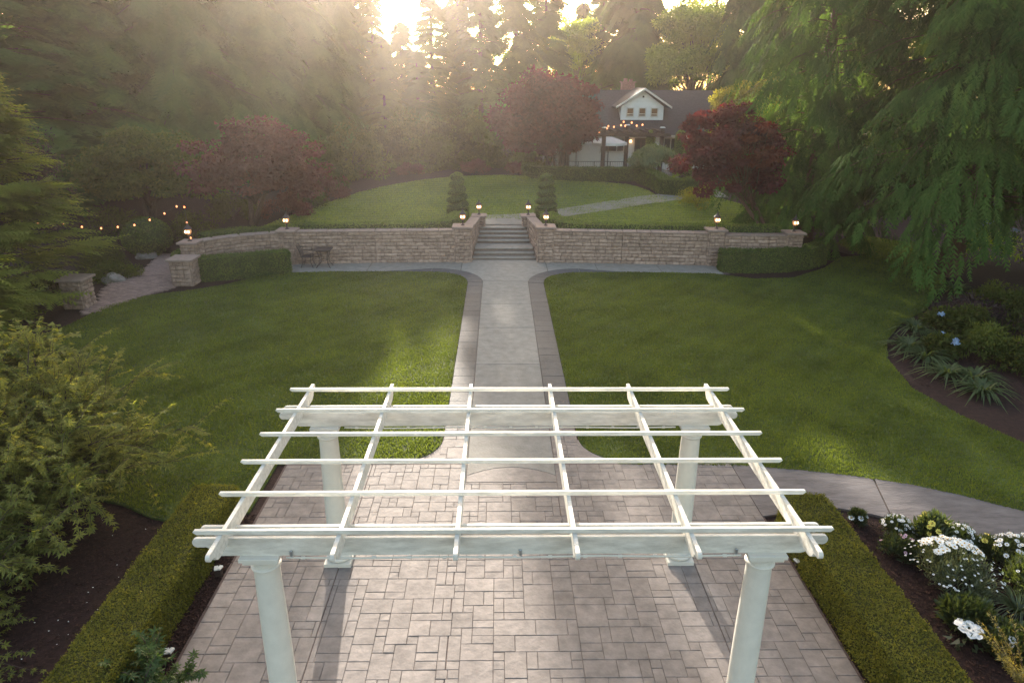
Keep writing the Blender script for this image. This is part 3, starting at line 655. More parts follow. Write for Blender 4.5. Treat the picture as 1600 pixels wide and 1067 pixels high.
# ------------------------------------------------------------------ hedges
def box_hedge(name, label, cat, pts, w, z0, z1, m, core, seed, dens, ls, jitter=.02, group=None, zf=None):
    """clipped hedge along pts: irregular core plus leaves standing over every face"""
    rs = np.random.RandomState(seed); root = thing(name, label, cat, (pts[0][0], pts[0][1], z0 if zf is None else zf(*pts[0])), group)
    P = np.array(pts, float); d = np.diff(P, axis=0); tn = nrm(np.vstack([d[:1], d[:-1] + d[1:], d[-1:]])); nn = np.stack([tn[:, 1], -tn[:, 0]], 1)
    wv = np.broadcast_to(np.asarray(w, float), (len(P),)); A = P + nn * wv[:, None] / 2; B = P - nn * wv[:, None] / 2
    zb = np.full(len(P), z0) if zf is None else np.array([zf(*q) for q in P]); zt = np.broadcast_to(np.asarray(z1, float), (len(P),)) if zf is None else zb + (z1 - z0)
    c = MB(); vs = []
    e = .02
    for i in range(len(P)):
        a_, b_ = A[i] - nn[i] * e, B[i] + nn[i] * e
        vs += [(a_[0], a_[1], zb[i] - .02), (a_[0], a_[1], zt[i] - e), (b_[0], b_[1], zt[i] - e), (b_[0], b_[1], zb[i] - .02)]
    fs = [(0, 1, 2, 3)] + [(4 * i + k, 4 * i + (k + 1) % 4, 4 * i + 4 + (k + 1) % 4, 4 * i + 4 + k) for i in range(len(P) - 1) for k in range(4)] + [tuple(4 * (len(P) - 1) + k for k in (3, 2, 1, 0))]
    c.add(vs, fs); c.build('core', core, root)
    PP = []; NN_ = []
    def patch(p00, p10, p11, p01):
        p00, p10, p11, p01 = map(lambda q: np.asarray(q, float), (p00, p10, p11, p01)); ar = (np.linalg.norm(p10 - p00) + np.linalg.norm(p11 - p01)) / 2 * np.linalg.norm(p01 - p00); n = max(4, int(ar * dens)); u, v = rs.rand(n, 1), rs.rand(n, 1)
        q = p00 * (1 - u) * (1 - v) + p10 * u * (1 - v) + p11 * u * v + p01 * (1 - u) * v; nn_ = np.cross(p10 - p00, p01 - p00); nn_ = nn_ / np.linalg.norm(nn_); PP.append(q); NN_.append(np.repeat(nn_[None], n, 0))
    v3 = lambda q, z: (q[0], q[1], z)
    for i in range(len(P) - 1):
        patch(v3(A[i], zt[i]), v3(A[i + 1], zt[i + 1]), v3(B[i + 1], zt[i + 1]), v3(B[i], zt[i]))
        patch(v3(A[i], zb[i]), v3(A[i + 1], zb[i + 1]), v3(A[i + 1], zt[i + 1]), v3(A[i], zt[i]))
        patch(v3(B[i + 1], zb[i + 1]), v3(B[i], zb[i]), v3(B[i], zt[i]), v3(B[i + 1], zt[i + 1]))
    patch(v3(B[0], zb[0]), v3(A[0], zb[0]), v3(A[0], zt[0]), v3(B[0], zt[0])); patch(v3(A[-1], zb[-1]), v3(B[-1], zb[-1]), v3(B[-1], zt[-1]), v3(A[-1], zt[-1]))
    Q = np.concatenate(PP); N_ = np.concatenate(NN_); wob = .5 * np.sin(Q[:, 0] * 5 + Q[:, 2] * 7) * np.sin(Q[:, 1] * 4.3) + .5 * np.sin(Q[:, 1] * 9 + Q[:, 0] * 3)
    Q = Q + N_ * (rs.normal(size=(len(Q), 1)) * jitter + wob[:, None] * jitter * .8 - .01)
    F = N_ * .35 + rs.normal(size=Q.shape) * .7; U = N_ * 1.0 + rs.normal(size=Q.shape) * .4
    foliage('leaves', place(leafshape(.62), Q, F, U, ls * rs.uniform(.6, 1.3, len(Q))), m, root); return root
box_hedge('box_hedge', 'low clipped box hedge in the left foreground beside the dark mulch', 'hedge', [(-4.76, 3.5), (-4.76, 7), (-4.74, 10.12)], [.72, .72, .70], 0, .65, 'boxwood', 'hedge_core', 11, 6800, .029)
box_hedge('box_hedge', 'low clipped box hedge in the right foreground beside the white flowers', 'hedge', [(5.02, 3.5), (4.99, 6), (4.98, 8.2), (4.98, 9.45), (5.02, 9.8)], [.76, .76, .78, .80, .66], 0, .65, 'boxwood', 'hedge_core', 12, 6800, .029)
box_hedge('clipped_hedge', 'dark clipped hedge curving in front of the left wing wall', 'hedge', [(-12.0, 26.9), (-12.15, 26.1), (-11.75, 25.3), (-10.9, 25.2), (-9.8, 25.6), (-8.1, 26.35)], [.5, .55, .6, .6, .6, .62], 0, .86, 'boxwood_green', 'topiary_core', 13, 1150, .062, .02)
box_hedge('clipped_hedge', 'dark clipped hedge in front of the right wing wall', 'hedge', [(8.72, 26.72), (10, 26.62), (11.2, 26.75), (12.3, 27.2), (13.3, 28.0)], .62, 0, .84, 'boxwood_green', 'topiary_core', 14, 1150, .062, .02)
box_hedge('clipped_hedge', 'low hedge strip along the top of the left wall with bright clipped top', 'hedge', [(-8.3, 28.35), (-5, 28.5), (-3.1, 28.62), (-2.5, 29.0), (-1.95, 29.9), (-1.75, 31.2)], [.62, .62, .66, .8, .8, .62], .8, 1.52, 'wall_hedge_leaf', 'topiary_core', 15, 1000, .062, .02)
box_hedge('clipped_hedge', 'low hedge strip along the top of the right wall with bright clipped top', 'hedge', [(2.15, 31.2), (2.35, 29.9), (2.9, 29.0), (3.5, 28.62), (6, 28.5), (9, 28.25), (11.4, 28.2)], [.62, .8, .8, .66, .62, .62, .62], .8, 1.52, 'wall_hedge_leaf', 'topiary_core', 16, 1000, .062, .02)
box_hedge('clipped_hedge', 'low hedge on the far left wing wall under the maple', 'hedge', [(-11.5, 26.7), (-10.6, 27.6), (-8.9, 28.2)], .6, .7, 1.42, 'boxwood_green', 'topiary_core', 17, 900, .06, .02)
box_hedge('clipped_hedge', 'long straight hedge in front of the house terrace railing', 'hedge', [(1.9, 47.2), (2.4, 45.3), (3.6, 44.5), (6, 44.45), (8.4, 44.5)], .9, 1.2, 1.95, 'boxwood_green', 'topiary_core', 18, 700, .075, .025, zf=G)
box_hedge('clipped_hedge', 'curving hedge wrapping the weeping tree beside the house path', 'hedge', [(8.9, 45.6), (8.95, 43.6), (9.35, 41.6), (9.5, 39.9), (10.2, 39.7), (11.6, 40.6), (12.6, 41.8)], [.8, .9, .8, .9, .9, .8, .8], 1.1, 1.95, 'boxwood_green', 'topiary_core', 19, 700, .075, .025, zf=G)
# mulch-level ground lights
for i, (x, y, lab) in enumerate([(-4.22, 8.64, 'small white capped ground light by the left hedge under the pergola corner'), (-4.24, 7.02, 'small white capped ground light by the left hedge near the maple leaves'), (4.6, 8.74, 'small ground light by the right hedge next to the right column'), (4.69, 7.04, 'small ground light half way along the right hedge')]):
    r = thing('ground_light', lab, 'garden light', (x, y, 0), 'low lights in the mulch strips')
    MB().box((x, y, .06), (.09, .08, .13)).build('housing', 'light_body', r)
    hd = MB(); hd.box((x - .025, y, .135), (.055, .09, .022), .3); hd.box((x + .03, y + .005, .14), (.05, .085, .026), -.2); hd.build('cap', 'light_cap', r)

# ------------------------------------------------------------------ lanterns
def lantern():
    r = thing('garden_lantern', 'x', 'lantern')
    MB().lathe([(.085, 0), (.08, .02), (.04, .04), (.025, .09), (.022, .16), (.035, .19), (.06, .21), (.075, .235)], n=12).build('stem', 'iron', r, smooth=True)
    MB().lathe([(.06, .24), (.105, .30), (.125, .37), (.11, .43), (.09, .445)], n=12).build('glass', 'lamp_glass', r, smooth=True)
    b = MB()
    for k in range(6):
        a = k * math.pi / 3; b.tube([(q * math.cos(a), q * math.sin(a), z) for q, z in ((.066, .238), (.112, .30), (.132, .37), (.115, .44))], .008, 4)
    b.build('cage', 'iron', r)
    b = MB()
    for s in (-1, 1): b.lathe([(.012, .31), (.032, .33), (.032, .38), (.01, .41)], (s * .055, -.118, 0), 8)
    b.build('bulb', 'bulb', r, smooth=True)
    MB().lathe([(.15, .445), (.14, .465), (.09, .52), (.045, .57), (.04, .59), (.018, .61), (.026, .635), (.012, .66), (.004, .70)], n=12).build('roof', 'iron', r, smooth=True)
    return r
L0 = lantern()
for i, (x, y, z, lab) in enumerate([(-1.48, 28.17, 1.5, 'lit lantern on the pillar at the left foot of the steps'), (1.9, 28.17, 1.5, 'lit lantern on the pillar at the right foot of the steps'), (-.91, 31.37, 1.36, 'lit lantern on the pillar at the left head of the steps'), (1.31, 31.37, 1.36, 'lit lantern on the pillar at the right head of the steps'), (8.74, 27.65, 1.5, 'lit lantern on the pillar left of the red maple trunk'), (-8.47, 27.7, 1.42, 'lit lantern on the left wall pillar nearest the table'), (11.85, 27.5, 1.42, 'lit lantern on the last right pillar tucked against the cedar'), (-11.47, 25.62, 1.38, 'lit lantern on the last left pillar near the string lights')]):
    o = L0 if i == 0 else copy_tree(L0); o.location = (x, y, z); o['label'] = lab; o['group'] = 'lit lanterns on the stone pillars'

# ------------------------------------------------------------------ spiral topiaries
def topiary(label, x, y):
    z = G(x, y); r = thing('spiral_topiary', label, 'topiary', (x, y, z)); H = 2.15; nt_, nz = 36, 150; hand = 1
    rs = np.random.RandomState(int(abs(x) * 10)); zz = np.linspace(0, 1, nz); th = np.linspace(0, 2 * np.pi, nt_, endpoint=False)
    def rad_(q, t):
        f = (q * 4.6 - hand * t / (2 * np.pi)) % 1; base = .56 * (1 - .5 * q ** 1.3) * np.where(q > .93, np.sqrt(np.clip((1 - q) / .07, 0, 1)), 1)
        return base * np.where(q < .05, .55 + q * 9, 1) * (.34 + .66 * np.clip(np.sin(np.pi * f), 0, 1) ** .45)
    Q, T = np.meshgrid(zz, th, indexing='ij'); Rr = rad_(Q, T)
    vs = np.stack([Rr * np.cos(T) + x, Rr * np.sin(T) + y, .5 + Q * (H - .5) + z], -1).reshape(-1, 3)
    fs = [(j * nt_ + k, j * nt_ + (k + 1) % nt_, (j + 1) * nt_ + (k + 1) % nt_, (j + 1) * nt_ + k) for j in range(nz - 1) for k in range(nt_)]
    MB().add(vs, fs).build('core', 'topiary_core', r, smooth=True)
    n = 9000; q = rs.rand(n); t = rs.rand(n) * 2 * np.pi; R0 = rad_(q, t); P = np.stack([R0 * np.cos(t) + x, R0 * np.sin(t) + y, .5 + q * (H - .5) + z], 1); N_ = np.stack([np.cos(t), np.sin(t), .3 + 0 * t], 1)
    foliage('leaves', place(leafshape(.6), P, N_ * .5 + rs.normal(size=P.shape) * .8, N_, .034 * rs.uniform(.6, 1.3, n)), 'wall_hedge_leaf', r)
    MB().tube([(x, y, z - .02), (x, y, z + .55)], .05, 6).build('trunk', 'bark', r)
    MB().span((x - .48, y - .48, z - .05), (x + .48, y + .48, z + .5)).build('clipped_base', 'hedge_core', r)
    n = 2600; f = rs.randint(0, 4, n); P = np.zeros((n, 3)); u, v = rs.uniform(-.5, .5, n), rs.rand(n) * .5; a = f * np.pi / 2; top = rs.rand(n) < .35
    P = np.stack([np.cos(a) * .5 - np.sin(a) * u, np.sin(a) * .5 + np.cos(a) * u, v], 1); N_ = np.stack([np.cos(a), np.sin(a), 0 * a], 1); P[top] = np.stack([rs.uniform(-.5, .5, top.sum()), rs.uniform(-.5, .5, top.sum()), np.full(top.sum(), .51)], 1); N_[top] = (0, 0, 1)
    foliage('base_leaves', place(leafshape(.6), P + [x, y, z], N_ * .5 + rs.normal(size=P.shape) * .7, N_, .05 * rs.uniform(.6, 1.3, n)), 'boxwood_green', r)
topiary('spiral clipped topiary on a square hedge base left of the steps', -1.98, 33.2)
topiary('spiral clipped topiary on a square hedge base right of the steps', 2.22, 33.0)

# ------------------------------------------------------------------ table and chair by the wall
tx, ty = -6.95, 27.1
r = thing('garden_table', 'dark metal garden table standing against the left stone wall', 'table', (tx, ty, .03))
bevel(MB().box((tx, ty, .74), (.66, .6, .03)).build('table_top', 'iron', r), .006)
MB().box((tx, ty, .70), (.5, .44, .05)).build('apron', 'iron', r)
for sx in (-1, 1):
    for sy in (-1, 1):
        MB().tube([(tx + sx * .22, ty + sy * .2, .72), (tx + sx * .15, ty + sy * .15, .42), (tx + sx * .17, ty + sy * .16, .2), (tx + sx * .28, ty + sy * .25, .03)], [.018, .016, .016, .014], 6).build('leg', 'iron', r, smooth=True)
MB().tube([(tx + .16 * math.cos(a), ty + .16 * math.sin(a), .32) for a in np.linspace(0, 6.283, 13)], .01, 5).build('brace_ring', 'iron', r)
x0 = -7.62
r = thing('garden_chair', 'dark metal chair facing the table by the left stone wall', 'chair', (x0, ty, .03))
bevel(MB().box((x0 + .02, ty, .46), (.42, .42, .03)).build('seat', 'iron', r), .006)
for q in (-.19, .19): MB().tube([(x0 - .18, ty + q, .46), (x0 - .24, ty + q, .70), (x0 - .34, ty + q * .9, .92)], .012, 5).build('back_post', 'iron', r)
for q in (-.12, -.04, .04, .12): MB().tube([(x0 - .19, ty + q, .47), (x0 - .25, ty + q, .70), (x0 - .335, ty + q * .9, .9)], .009, 4).build('slat', 'iron', r)
MB().tube([(x0 - .34, ty + q, .92 + .03 * math.cos(q * 8)) for q in np.linspace(-.18, .18, 7)], .013, 5).build('top_rail', 'iron', r)
for sx in (-1, 1):
    for sy in (-1, 1): MB().tube([(x0 + sx * .17 + .02, ty + sy * .18, .46), (x0 + sx * .15 + .02, ty + sy * .17, .25), (x0 + sx * .24 + .02, ty + sy * .2, .03)], [.015, .013, .012], 6).build('leg', 'iron', r)
for sy in (-1, 1): MB().tube([(x0 - .24, ty + sy * .22, .66), (x0 + .12, ty + sy * .23, .67), (x0 + .2, ty + sy * .22, .62), (x0 + .19, ty + sy * .2, .46)], .011, 5).build('armrest', 'iron', r)

# ------------------------------------------------------------------ string lights
def strings(name, label, pts, parent_mat='black_metal', m='string_bulb', br=.045, posts=()):
    r = thing(name, label, 'string lights', pts[0])
    wv = [(p[0], p[1], p[2] + .12) for p in pts]; w2 = []
    for a, b in zip(wv, wv[1:]):
        for q in (0, .25, .5, .75): w2.append(tuple(a[i] + (b[i] - a[i]) * q - (.10 * math.sin(math.pi * q) if i == 2 else 0) for i in range(3)))
    MB().tube(w2 + [wv[-1]], .006, 4).build('wire', parent_mat, r)
    for p in pts:
        b = MB().lathe([(.008, -br), (br * .75, -br * .5), (br, 0), (br * .7, br * .8), (.012, br * 1.3)], p, 8).build('bulb', m, r, smooth=True)
        MB().lathe([(.016, br * 1.2), (.016, .12)], p, 6).build('socket', parent_mat, b)
    return r
LP = [(60, 348, 26), (100, 351, 26), (128, 355, 26.2), (158, 357, 26.5), (184, 355, 26.8), (210, 352, 27.2), (234, 344, 27.6), (257, 334, 28), (276, 323, 28.5), (288, 324, 28.6)]
strings('string_lights', 'string of small orange bulbs sagging across the dark left shrubs', [tuple(aty(a, b, c)) for a, b, c in LP], br=.038)
strings('string_lights', 'short run of orange bulbs dropping beside the last left pillar', [tuple(aty(a, b, c)) for a, b, c in [(288, 324, 28.6), (292, 348, 28), (298, 372, 27.2)]], br=.038)

# ------------------------------------------------------------------ house
HB = 1.25
house = thing('house', 'white house with dark shingle roof and gabled dormer behind the garden', 'house', (9.8, 54, HB))
def hpart(name, m, fn, parent=None, bv=0):
    b = MB(); fn(b); o = b.build(name, m, parent or house)
    if bv: bevel(o, bv)
    return o
HX0, HX1, HY = 3.4, 15.6, 50.0
hpart('wall', 'house_wall', lambda b: b.prism([(HX0, HB - .1), (HX1, HB - .1), (HX1, 3.7), (HX0, 3.7)], 'y', HY, 58.6))
RS = .56
ry, rz = 54.5, 3.56 + RS * 5.05
roof = hpart('roof', 'roof_shingle', lambda b: b.prism([(49.45, 3.50), (49.45, 3.60), (ry, rz + .06), (59.4, 3.60), (59.4, 3.50), (ry, rz - .1)], 'x', HX0 - .5, HX1 + .5))
hpart('gutter', 'white_paint', lambda b: b.span((HX0 - .5, 49.36, 3.49), (HX1 + .5, 49.44, 3.585)))
hpart('gable_wall', 'siding', lambda b: b.prism([(50.0, 3.6), (58.7, 3.6), (ry, rz - .16)], 'x', HX0, HX0 + .12)); hpart('gable_wall', 'siding', lambda b: b.prism([(50.0, 3.6), (58.7, 3.6), (ry, rz - .16)], 'x', HX1 - .12, HX1))
ch = hpart('chimney', 'chimney_brick', lambda b: b.span((9.2, 55.2, 5.8), (10.15, 55.9, 6.95)), roof)
hpart('chimney_cap', 'chimney_brick', lambda b: (b.span((9.12, 55.12, 6.95), (10.23, 55.98, 7.03)), b.span((9.35, 55.3, 7.03), (9.6, 55.6, 7.25)), b.span((9.75, 55.3, 7.03), (9.98, 55.6, 7.2))), roof)
# dormer
DX0, DX1, DY, DZ0, DZE, DPX, DPZ = 8.52, 11.52, 51.05, 4.40, 5.40, 10.05, 6.52
dm = hpart('dormer', 'siding', lambda b: (b.prism([(DY, DZ0), (DY, DZE), (54.2, DZE), (DY + 1.9, DZE - .02)], 'x', DX0 + .01, DX0 + .1), b.prism([(DY, DZ0), (DY, DZE), (54.2, DZE), (DY + 1.9, DZE - .02)], 'x', DX1 - .1, DX1 - .01), b.prism([(DX0 + .02, DZ0), (DX1 - .02, DZ0), (DX1 - .02, DZE), (DPX, DPZ - .1), (DX0 + .02, DZE)], 'y', DY + .02, DY + .12)))
k = 0; z = DZ0
def gx(zz): f = max(0, (zz - DZE) / (DPZ - .12 - DZE)); return (DX0 + (DPX - DX0) * f, DX1 + (DPX - DX1) * f)
while z < DPZ - .25:
    h = .128; a0, a1 = gx(z); b0, b1 = gx(z + h)
    o = MB(); o.add([(a0, DY - .022, z), (a1, DY - .022, z), (b1, DY - .002, z + h), (b0, DY - .002, z + h), (a0, DY + .03, z), (a1, DY + .03, z), (b1, DY + .03, z + h), (b0, DY + .03, z + h)], [(0, 1, 2, 3), (7, 6, 5, 4), (0, 4, 5, 1), (1, 5, 6, 2), (2, 6, 7, 3), (3, 7, 4, 0)])
    o.build('siding_board', 'siding', dm); z += h
for sg in (-1, 1):
    ex = DPX + sg * 1.95; 
    hpart('dormer_roof', 'roof_shingle', lambda b: b.add([(DPX, DY - .4, DPZ), (ex, DY - .4, DZE - .10), (ex, 53.4, DZE - .10), (DPX, 54.35, DPZ), (DPX, DY - .4, DPZ + .1), (ex, DY - .4, DZE), (ex, 53.4, DZE), (DPX, 54.35, DPZ + .1)], [(0, 1, 2, 3), (4, 5, 6, 7), (0, 1, 5, 4), (1, 2, 6, 5), (2, 3, 7, 6), (3, 0, 4, 7)]), dm)
    hpart('barge_board', 'white_paint', lambda b: b.add([(DPX, DY - .46, DPZ + .10), (ex, DY - .46, DZE + .0), (ex, DY - .46, DZE - .13), (DPX, DY - .46, DPZ - .05), (DPX, DY - .41, DPZ + .10), (ex, DY - .41, DZE + .0), (ex, DY - .41, DZE - .13), (DPX, DY - .41, DPZ - .05)], [(0, 1, 2, 3), (4, 5, 6, 7), (0, 1, 5, 4), (1, 2, 6, 5), (2, 3, 7, 6), (3, 0, 4, 7)]), dm)
hpart('gable_vent', 'dark_wood', lambda b: b.box((DPX - .02, DY - .03, 6.05), (.12, .04, .13)), dm)
def window(xa, xb, za, zb, y, parent, glass='window_glass', bars=(), mull=(), sill=True, fw=.05):
    w = MB(); 
    for a, c in (((xa, za), (xa + fw, zb)), ((xb - fw, za), (xb, zb)), ((xa, zb - fw), (xb, zb)), ((xa, za), (xb, za + fw))): w.span((a[0], y - .05, a[1]), (c[0], y + .02, c[1]))
    for q in bars: w.span((xa + fw, y - .045, q - .022), (xb - fw, y + .02, q + .022))
    for q in mull: w.span((q - .03, y - .048, za + fw), (q + .03, y + .02, zb - fw))
    w = w.build('window', 'white_paint', parent)
    xs = [xa + fw] + list(mull) + [xb - fw]; zs = [za + fw] + list(bars) + [zb - fw]
    if w.parent is not dm:
        for a, c in zip(xs, xs[1:]):
            MB().span((a + .005, y - .012, za + fw), (c - .005, y + .012, zb - fw)).build('pane', glass, w)
    else:
        for a, c in zip(xs, xs[1:]): hpart('pane', glass, lambda b: b.span((a + .005, y - .03, za + fw), (c - .005, y - .02, zb - fw)), house)
    return w
for xc in (9.17, 10.02, 10.87):
    window(xc - .26, xc + .26, 4.72, 5.32, DY - .03, house, 'lit_room', bars=(4.90,), fw=.055)
window(7.05, 8.72, 2.42, 3.30, HY - .01, house, mull=(8.2,)); hpart('sill', 'white_paint', lambda b: b.span((6.98, HY - .1, 2.36), (8.8, HY, 2.42)))
window(11.45, 13.0, 2.40, 3.38, HY - .01, house, mull=(11.95,)); hpart('sill', 'white_paint', lambda b: b.span((11.38, HY - .1, 2.34), (13.1, HY, 2.40)))
window(14.2, 15.2, 2.40, 3.38, HY - .01, house, mull=(14.7,))
dr = hpart('door', 'dark_wood', lambda b: (b.span((9.42, HY - .05, HB + .1), (10.34, HY - .01, 3.35)),))
for i in range(2):
    for j in range(4): hpart('pane', 'window_glass', lambda b: b.span((9.55 + i * .2 + i * .16, HY - .065, 2.0 + j * .32), (9.55 + i * .36 + .26, HY - .052, 2.28 + j * .32)), dr)
hpart('door_frame', 'white_paint', lambda b: (b.span((9.32, HY - .06, HB), (9.42, HY - .0, 3.44)), b.span((10.34, HY - .06, HB), (10.44, HY, 3.44)), b.span((9.42, HY - .06, 3.35), (10.34, HY, 3.44))))
pl = hpart('porch_lamp', 'black_metal', lambda b: b.box((9.12, HY - .06, 3.18), (.1, .1, .2))); hpart('bulb', 'porch_bulb', lambda b: b.lathe([(.02, -.1), (.07, -.05), (.07, .05), (.02, .1)], (9.12, HY - .16, 3.15), 8), pl)
# terrace, railing, dark pergola, umbrellas
deck = tag(sheet('terrace', [(2.6, 45.3), (11.6, 45.3), (11.6, 50), (2.6, 50)], 1.0, 1.27, 'concrete'), kind='structure')
r = thing('terrace_railing', 'thin black metal railing along the front edge of the house terrace', 'railing', (3, 45.5, 1.27))
xs = np.linspace(3.0, 11.2, 9)
for x in xs: MB().box((x, 45.5, 1.75), (.05, .05, .96)).build('post', 'black_metal', r)
for zz in (2.22, 1.40): MB().span((3.0, 45.485, zz - .02), (11.2, 45.515, zz + .02)).build('rail', 'black_metal', r)
bal = MB()
for x in np.arange(3.1, 11.15, .115): bal.box((x, 45.5, 1.81), (.012, .012, .8))
tag(bal.build('balusters', 'black_metal', r), kind='stuff')
r = thing('terrace_pergola', 'dark timber pergola with string lights over the house terrace', 'pergola', (7, 47, 1.27))
for x, y in ((4.4, 46.2), (6.72, 46.2), (10.55, 46.6), (8.75, 49.3), (4.4, 49.3)):
    p = bevel(MB().box((x, y, 2.75), (.24, .24, 2.96)).build('post', 'dark_wood', r), .01); MB().box((x, y, 1.37), (.34, .34, .2)).build('post_base', 'dark_wood', p); MB().box((x, y, 4.27), (.32, .32, .07), taper=.7).build('post_cap', 'light_cap', p)
for y in (46.05, 46.35): MB().span((3.2, y - .03, 3.72), (11.0, y + .03, 3.92)).build('beam', 'dark_wood', r)
MB().span((3.2, 49.27, 3.72), (11.0, 49.33, 3.92)).build('beam', 'dark_wood', r)
for x in np.arange(3.5, 11, .5): MB().span((x - .03, 45.8, 3.925), (x + .03, 49.6, 4.05)).build('rafter', 'dark_wood', r)
rr = random.Random(4)
hp = [aty(a, b, 46.0) for a, b in [(872, 199), (884, 200), (897, 201), (906, 202), (915, 205), (925, 204), (938, 206), (950, 204), (957, 202), (966, 200), (973, 198), (981, 195), (985, 198), (993, 195), (1000, 197), (1009, 195)]]
strings('string_lights', 'string of glowing bulbs above the dark house pergola', [(p[0], 46.0 + rr.uniform(0, 2.2), p[2] + rr.uniform(-.1, .1)) for p in hp], br=.06)
def umbrella(label, x, y, w, zc):
    r = thing('patio_umbrella', label, 'umbrella', (x, y, 1.27), 'white umbrellas on the terrace')
    MB().tube([(x, y, 1.3), (x, y, zc + .1)], .03, 8).build('pole', 'light_body', r); MB().lathe([(.28, 1.27), (.28, 1.36), (.06, 1.42)], (x, y, 0), 12).build('base', 'light_body', r)
    n = 8; b = MB(); vs = [(x, y, zc)] + [(x + w * math.cos(k * math.pi / 4 + .39), y + w * math.sin(k * math.pi / 4 + .39), zc - .42) for k in range(n)] + [(x + w * math.cos(k * math.pi / 4 + .39), y + w * math.sin(k * math.pi / 4 + .39), zc - .58) for k in range(n)]
    b.add(vs, [(0, 1 + k, 1 + (k + 1) % n) for k in range(n)] + [(1 + k, 9 + k, 9 + (k + 1) % n, 1 + (k + 1) % n) for k in range(n)]); b.build('canopy', 'canvas', r)
umbrella('white umbrella on the terrace in front of the wide window', 7.25, 47.6, 1.25, 3.68)
umbrella('white umbrella on the terrace partly behind the big red maple', 5.2, 48.2, 1.3, 3.68)

# ------------------------------------------------------------------ trees
FAR = feather(3, .52, 50, .17); MID = feather(5, .46, 48, .12); NEAR = feather(6, .36, 44, .075); NEARC = feather(4, .48, 38, .115)
def fir_proto(name, H, R, seed, m, lev, nb, n, droop, hang, slen, T=FAR, z0=.8, pw=.85, lat=.3, r0=.3):
    rs = np.random.RandomState(seed); V, br, zz = conifer_fronds(rs, H, R, z0, lev, nb, n, droop, lat, hang, slen, T, pw)
    return (trunk_mesh(H, r0, br, rs), tri_mesh('crown', V, m))
PROTO = {}
PROTO['fir'] = fir_proto('fir', 18, 3.6, 21, 'fir_leaf', 34, 6, 44, .30, .4, .85)
PROTO['fir2'] = fir_proto('fir2', 18, 4.2, 22, 'fir_leaf_warm', 32, 6, 46, .38, .6, .9)
PROTO['slim'] = fir_proto('slim', 18, 2.1, 23, 'fir_leaf_warm', 46, 6, 32, .35, .5, .52, z0=1.5, r0=.2)
PROTO['weep'] = fir_proto('weep', 14, 5.0, 24, 'fir_leaf', 28, 7, 62, .56, 1.2, 1.05, T=MID, z0=1.0, pw=.55)
PROTO['tall'] = fir_proto('tall', 20, 5.0, 27, 'fir_leaf', 32, 6, 62, .56, 1.2, 1.1, T=MID, z0=1.2)
PROTO['weep2'] = fir_proto('weep2', 20, 4.6, 25, 'cedar_leaf', 30, 6, 60, .58, 1.2, 1.15, T=MID, z0=1.2)
def tree_from(key, name, label, x, y, sc, rz, group=None, scz=None, z=None):
    tm, cm = PROTO[key]; r = thing(name, label, 'tree', (x, y, (G(x, y) if z is None else z) - .1), group, rz)
    r.scale = (sc, sc, scz or sc); link('trunk', tm, r); link('crown', cm, r); return r
def pxx(p, y, z=1.0): return float(aty(p, 200, y)[0])
